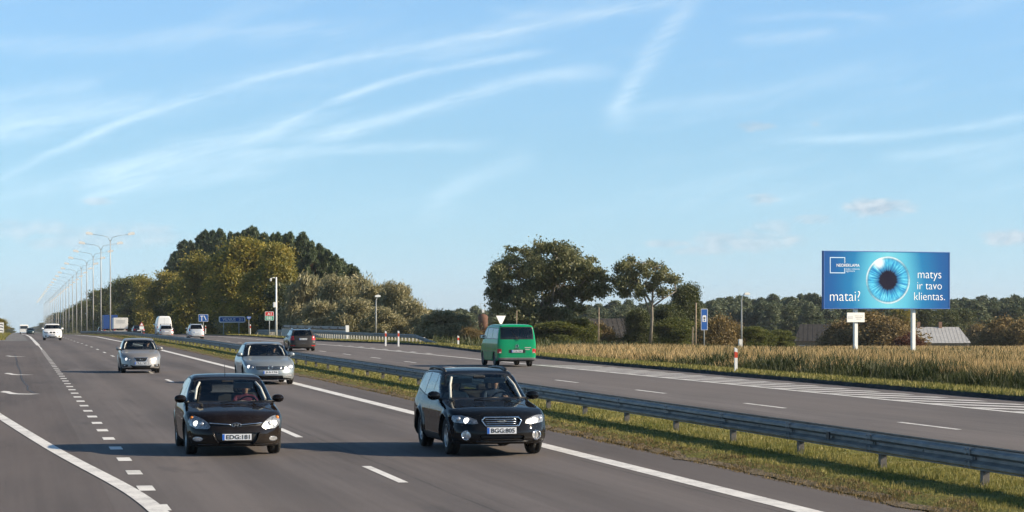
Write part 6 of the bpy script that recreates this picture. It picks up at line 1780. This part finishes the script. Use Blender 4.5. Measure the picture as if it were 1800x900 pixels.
# ---------------------------------------------------------------- green van
def van_g():
    H = 2.0; L = 4.75; W = 1.86
    B = Body(L, W,
        top=[(-2.7,.85),(-2.36,.95),(-2.2,1.06),(-1.85,1.16),(-1.70,1.22),(-1.15,1.78),(-.95,1.90),(-.6,1.97),(0,2.0),(1.6,1.995),(2.15,1.97),(2.30,1.90),(2.40,1.7),(2.7,1.2)],
        sec=[(.15,.90),(.28,.96),(.45,.99),(.8,1.0),(1.1,1.0),(1.3,.97),(1.6,.925),(1.85,.865),(2.0,.80),(2.1,.75)],
        plan=[(-2.4,.92),(-1.8,.975),(-1.2,1.0),(1.9,1.0),(2.4,.985)],
        nose=[(.1,.12),(.3,.0),(.6,.0),(.8,.05),(1.0,.15),(1.2,.4)],
        tail=[(.1,.08),(.28,.0),(.42,.0),(.46,.03),(1.0,.035),(1.25,.05),(1.5,.085),(1.88,.16),(2.0,.2)],
        clear=.24, wheels=(-1.55,1.37), Ra=.37, Rw=.325, bow=(.12,.02), crown=.05, nose_c=(.36,3.0), tail_c=(.07,6.0), kt=.09, ks=.08)
    root = vehicle('delivery_van', 23.0, pole_Y(113, 23.0) + L/2, 1, 'bright green van seen from behind on the far carriageway', 'van')
    pm = paint_mat('paint_green', (.004,.27,.11), .0, .3, .05, .05, (.12,.13,.10))
    m_bump = pbr('bumper_grey', (.10,.10,.10), .75, var=.25, vscale=5)
    cuts = [dict(part=None, slot=1, view='rear', poly=[(-.80,1.28),(.80,1.28),(.77,1.84),(.70,1.87),(-.70,1.87),(-.77,1.84)]),
        dict(part='rear_window', mat=m_side, view='rear', poly=[(-.76,1.32),(.76,1.32),(.735,1.81),(.68,1.835),(-.68,1.835),(-.735,1.81)]),
        dict(part='tail_light', mat=m_tail, view='rear', poly=[(.74,.64),(.95,.64),(.95,.84),(.74,.84)], mirror=True),
        dict(part='bumper', mat=m_bump, view='rear', poly=[(-.96,.24),(.96,.24),(.96,.43),(-.96,.43)]),
        dict(part=None, slot=1, view='rear', poly=[(-.40,.645),(.40,.645),(.40,.80),(-.40,.80)]),
        dict(part=None, slot=1, view='rear', poly=[(-.76,.47),(.76,.47),(.76,.46),(-.76,.46)]),
        dict(part='windshield', mat=m_wind, view='front', poly=[(-.76,1.25),(.76,1.25),(.68,1.78),(-.68,1.78)], yr=(-2.0,-.6)),
        dict(part='headlight', mat=m_lampg, view='front', poly=[(.5,.72),(.5,.88),(.84,.88),(.84,.72)], mirror=True),
        dict(part='side_window', mat=m_side, view='side', poly=[(-1.50,1.32),(-1.05,1.76),(-.45,1.80),(-.45,1.32)]), dict(part='side_window', mat=m_side, view='side', poly=[(-.33,1.32),(-.33,1.80),(.80,1.80),(.80,1.32)]), dict(part='side_window', mat=m_side, view='side', poly=[(.92,1.32),(.92,1.80),(2.05,1.78),(2.10,1.32)]),
        dict(part=None, slot=1, view='side', poly=[(-1.1,.72),(2.0,.72),(2.0,.705),(-1.1,.705)])] + door_lines(0, [(-.40,.3,-.40,1.30),(.86,.72,.86,1.30)])
    body, made = body_parts(B, cuts, .045, root, pm)
    for sg, o in made['tail_light']:
        y = float(B.hit_y(np.array([sg*.82]), np.array([.68]), False)[0]); MB().rbox((sg*.80,y+.004,.675), (.10,.02,.05), .008).build('reverse_lens', m_tailw, o)
    wheel_set(B, root, .325, .21, spokes=8, mat=pbr('steel_wheel', (.08,.08,.085), .6, metal=.3, var=.2))
    plate(B, root, .73, 'CUL:760', front=False, off=.02)
    bd, yb = badge_ellipse(B, root, 0, .97, .07, .07, False); MB().tube([(-.05,yb,1.0),(-.02,yb,.93),(0,yb,.97),(.02,yb,.93),(.05,yb,1.0)], .009, 5).build('emblem_letter', m_chrome, bd)
    y1 = float(B.hit_y(np.array([.0]), np.array([1.25]), False)[0]); y2 = float(B.hit_y(np.array([.30]), np.array([1.66]), False)[0])
    MB().tube([(-.06,y1+.03,1.24),(.0,y1+.04,1.36),(.30,y2+.02,1.68)], [.022,.014,.008], 6).build('wiper', m_trim, root)
    for i, (x, w_) in enumerate(((-.52,.30),(-.50,.22))): MB().box((x, float(B.hit_y(np.array([x]), np.array([.86]), False)[0])+.004, .90-.09*i), (w_,.006,.035)).build('model_lettering', m_tailw, root)
    strip_on(B, root, 'door_handle', [(-.12,.84),(.12,.84)], .018, m_trim, False)
    mirrors(B, root, -1.42, 1.36, m_trim, s=1.3)
    MB().box((0,.3,.33), (1.6,4.0,.06)).build('floor_pan', m_under, root)
    for y_ in (-.75,.3,1.3):
        s_ = MB()
        for x in (-.45,.0,.45): s_.rbox((x,y_,.98), (.42,.16,.75), .05)
        s_.build('seat', m_seat, root)
    MB().rbox((.0,1.75,.85), (1.4,.7,.9), .05).build('cargo', pbr('cargo_cloth', (.20,.17,.14), .9, var=.35, vscale=2), root)
    return root
R11 = van_g()

# ---------------------------------------------------------------- tall white van and lorries, far off
def tall_van(X, d):
    root = vehicle('panel_van', X, pole_Y(d, X)+2.6, 1, 'tall white high-roof van ahead of the silver estate car', 'van')
    W, L, H = 1.98, 5.2, 2.62
    B = Body(L, W, top=[(-2.9,.9),(-2.6,1.0),(-2.3,1.2),(-1.9,1.35),(-1.3,2.0),(-.9,2.45),(-.5,2.6),(2.3,2.6),(2.5,2.5),(2.6,2.3),(2.9,1.8)],
        sec=[(.2,.92),(.4,.98),(.9,1.0),(1.3,.99),(1.9,.93),(2.3,.84),(2.5,.72),(2.65,.66)], plan=[(-2.6,.92),(-1.5,1.0),(2.6,.99)],
        nose=[(.1,.1),(.4,.0),(.9,.05),(1.3,.4)], tail=[(.1,.08),(.4,.0),(1.2,.02),(2.4,.12)], clear=.28, wheels=(-1.7,1.5), Ra=.38, Rw=.34, bow=(.1,.0), crown=.03, tail_c=(.05,6), kt=.1)
    pm = paint_mat('paint_van_white', (.80,.80,.79), .0, .35, .02, .04, (.45,.43,.4))
    cuts = [dict(part='tail_light', mat=m_tail, view='rear', poly=[(.82,.9),(.98,.9),(.98,1.3),(.84,1.3)], mirror=True), dict(part='windshield', mat=m_side, view='front', poly=[(-.78,1.45),(.78,1.45),(.7,2.1),(-.7,2.1)]),
        dict(part=None, slot=1, view='rear', poly=[(-.008,.5),(.008,.5),(.008,2.4),(-.008,2.4)]), dict(part=None, slot=1, view='rear', poly=[(-.95,.30),(.95,.30),(.95,.45),(-.95,.45)]),
        dict(part='side_window', mat=m_side, view='side', poly=[(-1.75,1.45),(-1.3,1.95),(-.7,1.98),(-.7,1.45)])]
    body_parts(B, cuts, .09, root, pm); wheel_set(B, root, .34); plate(B, root, .75, '', front=False); mirrors(B, root, -1.6, 1.5, m_trim, s=1.4)
tall_van(18.9, 312)
def lorry(X, d, label, boxc, W=2.5, H=3.0, L=7.0, z0=1.0, lines=False, facing=1, white_cab=True):
    root = vehicle('box_lorry', X, pole_Y(d, X)+L/2, facing, label, 'lorry')
    mbx = pbr('lorry_box_%d' % int(d), boxc, .5, var=.08, vscale=1.0)
    MB().rbox((0,.6,z0+(H-z0)/2), (W,L-1.6,H-z0), .04).build('cargo_box', mbx, root)
    for x in (-W/4, W/4): MB().box((x, L/2-.18, z0+(H-z0)/2), (W/2-.08,.03,H-z0-.16)).build('rear_door', mbx, root)
    MB().box((0,.4,z0-.12), (.9,L-.8,.2)).build('chassis', m_under, root)
    c = MB(); c.prism([(-L/2-.0+.0,.5),(-L/2,1.3),(-L/2+.18,2.2),(-L/2+.5,2.45),(-L/2+1.5,2.45),(-L/2+1.5,.5)], -1.1, 1.1, M=Matrix.Rotation(RAD(90),4,'Z'))
    cb = c.build('cab', m_white if white_cab else mbx, root)
    MB().box((0,-L/2+.06,1.75), (1.9,.06,.75), M=Matrix.Rotation(RAD(-12),3,'X')).build('windshield', m_glass0, cb)
    for sg in (-1,1):
        for y_ in (-L/2+.9, L/2-1.2):
            MB().lathe([(0,-.13),(.42,-.13),(.48,-.08),(.48,.08),(.42,.13),(0,.13)], Matrix.Translation((sg*(W/2-.2),y_,.48)) @ Matrix.Rotation(RAD(90),4,'Y'), 18).build('wheel', m_tyre, root)
        MB().box((sg*(W/2-.2), L/2-.15, z0-.22), (.34,.06,.14)).build('tail_light', m_tail, root)
    MB().box((0,L/2-.1,.62), (W-.2,.1,.22)).build('rear_bumper', m_conc, root)
    if lines:
        for k in range(4): MB().box((0, L/2-.155, H-.45-.16*k), (W*.62,.012,.05)).build('print_line', m_grey, root)
    return root
lorry(18.2, 424, 'small white box lorry with printed rear doors right of the lamp masts', (.74,.73,.70), 2.5, 2.95, 7, lines=True)
lorry(17.3, 446, 'blue box lorry behind the nearest lamp masts', (.02,.07,.25), 2.55, 3.6, 9, white_cab=True)
# oncoming traffic at the far end of the road
lorry(2.4, 640, 'distant white lorry at the far end of the left lane', (.8,.8,.78), 2.3, 2.0, 6, z0=.7, facing=-1)
R12, _ = rear_car('dark_saloon', 3.4, 540, 'tiny dark teal car beside the distant white lorry', 4.4, 1.76, 1.46, (.02,.05,.06), .1, .3, estate=False, seats=False, wiper=False)
R12.rotation_euler.z = 0.0

# ================================================================ people in the cars
def person(car, x, seat_y, label, shirt, hair, trousers=(.03,.03,.04), reach=True, zoff=0.0, skin=(.55,.33,.23), long_hair=False):
    """a seated figure grown from a joint skeleton, hands on the wheel or in the lap"""
    J = {}
    J['pelvis'] = ((0,.10,.60),.125); J['belly'] = ((0,.15,.76),.12); J['chest'] = ((0,.19,.94),.135); J['neck0'] = ((0,.18,1.07),.055); J['neck'] = ((0,.165,1.12),.05)
    J['jaw'] = ((0,.135,1.165),.066); J['head'] = ((0,.15,1.235),.086); J['crown'] = ((0,.155,1.295),.06)
    E = [('pelvis','belly'),('belly','chest'),('chest','neck0'),('neck0','neck'),('neck','jaw'),('jaw','head'),('head','crown')]
    for s, n_ in ((-1,'r'),(1,'l')):
        J['sh'+n_] = ((s*.175,.185,1.01),.062)
        if reach: J['el'+n_] = ((s*.235,-.02,.83),.045); J['wr'+n_] = ((s*.15,-.24,.93),.03); J['ha'+n_] = ((s*.13,-.31,.955),.034)
        else: J['el'+n_] = ((s*.245,.06,.78),.045); J['wr'+n_] = ((s*.10,-.14,.73),.03); J['ha'+n_] = ((s*.06,-.21,.73),.034)
        J['hip'+n_] = ((s*.10,.04,.585),.088); J['kn'+n_] = ((s*.13,-.36,.66),.062); J['an'+n_] = ((s*.12,-.56,.33),.04); J['to'+n_] = ((s*.13,-.74,.29),.038)
        E += [('chest','sh'+n_),('sh'+n_,'el'+n_),('el'+n_,'wr'+n_),('wr'+n_,'ha'+n_),('pelvis','hip'+n_),('hip'+n_,'kn'+n_),('kn'+n_,'an'+n_),('an'+n_,'to'+n_)]
    names = list(J); me = bpy.data.meshes.new('person')
    me.from_pydata([J[n][0] for n in names], [(names.index(a), names.index(b)) for a, b in E], [])
    o = bpy.data.objects.new('person', me); COL.objects.link(o)
    bm = bmesh.new(); bm.from_mesh(me); ly = bm.verts.layers.skin.verify()
    for v, n in zip(bm.verts, names): v[ly].radius = (J[n][1],)*2; v[ly].use_root = (n == 'pelvis')
    bm.to_mesh(me); bm.free()
    o.modifiers.new('skin', 'SKIN'); md = o.modifiers.new('sub', 'SUBSURF'); md.levels = 2; md.render_levels = 2
    dg = bpy.context.evaluated_depsgraph_get(); m2 = bpy.data.meshes.new_from_object(o.evaluated_get(dg)); bpy.data.objects.remove(o)
    # fingers: five bent tapering chains to each hand, nose and ears on the head
    ex = MB()
    for s, n_ in ((-1,'r'),(1,'l')):
        h = Vector(J['ha'+n_][0])
        for k in range(4):
            b0 = h + Vector((s*(-.026+.018*k), -.02, .004)); ln = (.055,.062,.06,.048)[k]
            ex.tube([b0, b0+Vector((0,-ln*.5,.004)), b0+Vector((-s*.004,-ln*.85,-.014)), b0+Vector((-s*.006,-ln*.8,-.034))], [.0095,.009,.008,.007], 6)
        b0 = h + Vector((-s*.03,.012,0)); ex.tube([b0, b0+Vector((-s*.022,-.018,.008)), b0+Vector((-s*.026,-.042,.004))], [.011,.010,.008], 6)
    ex.tube([(0,.07,1.25),(0,.052,1.222),(0,.062,1.212)], [.008,.014,.010], 6)
    for s in (-1,1): ex.lathe([(0,-.012),(.024,-.01),(.03,0),(.02,.01),(0,.012)], Matrix.Translation((s*.086,.165,1.225)) @ Matrix.Rotation(RAD(90),4,'Y') @ Matrix.Diagonal((1.1,.8,1,1)), 8)
    e = ex.build('x', []); bm = bmesh.new(); bm.from_mesh(m2); bm.from_mesh(e.data); bm.to_mesh(m2); bm.free(); bpy.data.objects.remove(e)
    key = 'p_%d' % (abs(hash(label)) % 9999)
    ms = [pbr('cloth_'+label[:24], shirt, .85, var=.25, vscale=9), pbr('skin_tone', skin, .55, var=.12, vscale=14), pbr('trousers', trousers, .85, var=.2)]
    m2.materials.clear()
    for m in ms: m2.materials.append(m)
    for p in m2.polygons:
        c = p.center
        p.material_index = 1 if (c.z > 1.095 or (c.y < (-.245 if reach else -.15) and c.z > .70 and abs(c.x) < .21)) else (2 if c.z < .66 and c.y < .3 else 0)
        p.use_smooth = True
    o = link(bpy.data.objects.new('person', m2))
    tag(o, label, 'person')
    hb = MB(); prof = [(math.sin(a)*.098, math.cos(a)*.104) for a in np.linspace(0, math.pi*(.78 if long_hair else .56), 8)]
    hb.lathe(prof, Matrix.Translation((0,.175,1.245)) @ Matrix.Rotation(RAD(-26),4,'X'), 16)
    hh = hb.build('hair', pbr('hair_%s' % label[:16], hair, .6, var=.3, vscale=20), o)
    ey = MB()
    for s in (-1,1): ey.lathe([(0,-.009),(.008,-.004),(.009,0),(.0,.006)], Matrix.Translation((s*.032,.066,1.245)) @ Matrix.Rotation(RAD(90),4,'X'), 8)
    ey.build('eyes', pbr('eye_dark', (.02,.015,.012), .2, var=.1), o)
    MB().tube([(-.024,.066,1.185),(0,.06,1.182),(.024,.066,1.185)], .005, 5).build('mouth', pbr('lips', (.4,.16,.13), .5, var=.1), o)
    M = car.matrix_basis.copy() if False else Matrix.LocRotScale(car.location, car.rotation_euler, car.scale)
    o.matrix_world = M @ Matrix.Translation((x, seat_y, zoff))
    return o
person(R1, .36, .05, 'driver in dark and pink clothes at the wheel of the dark brown hatchback', (.13,.02,.045), (.03,.02,.015), zoff=.0)
person(R2, -.36, .05, 'passenger in a pale jacket in the black estate car', (.42,.40,.36), (.02,.015,.012), reach=False, zoff=.03, long_hair=True)
person(R2, .36, .05, 'driver in dark blue at the wheel of the black estate car', (.03,.05,.09), (.02,.016,.012), zoff=.06)
person(R3, .36, .05, 'driver at the wheel of the silver blue saloon', (.05,.05,.06), (.03,.02,.015), zoff=.0)
person(R4, .36, .05, 'driver at the wheel of the silver hatchback', (.06,.06,.06), (.03,.02,.015), zoff=-.02)
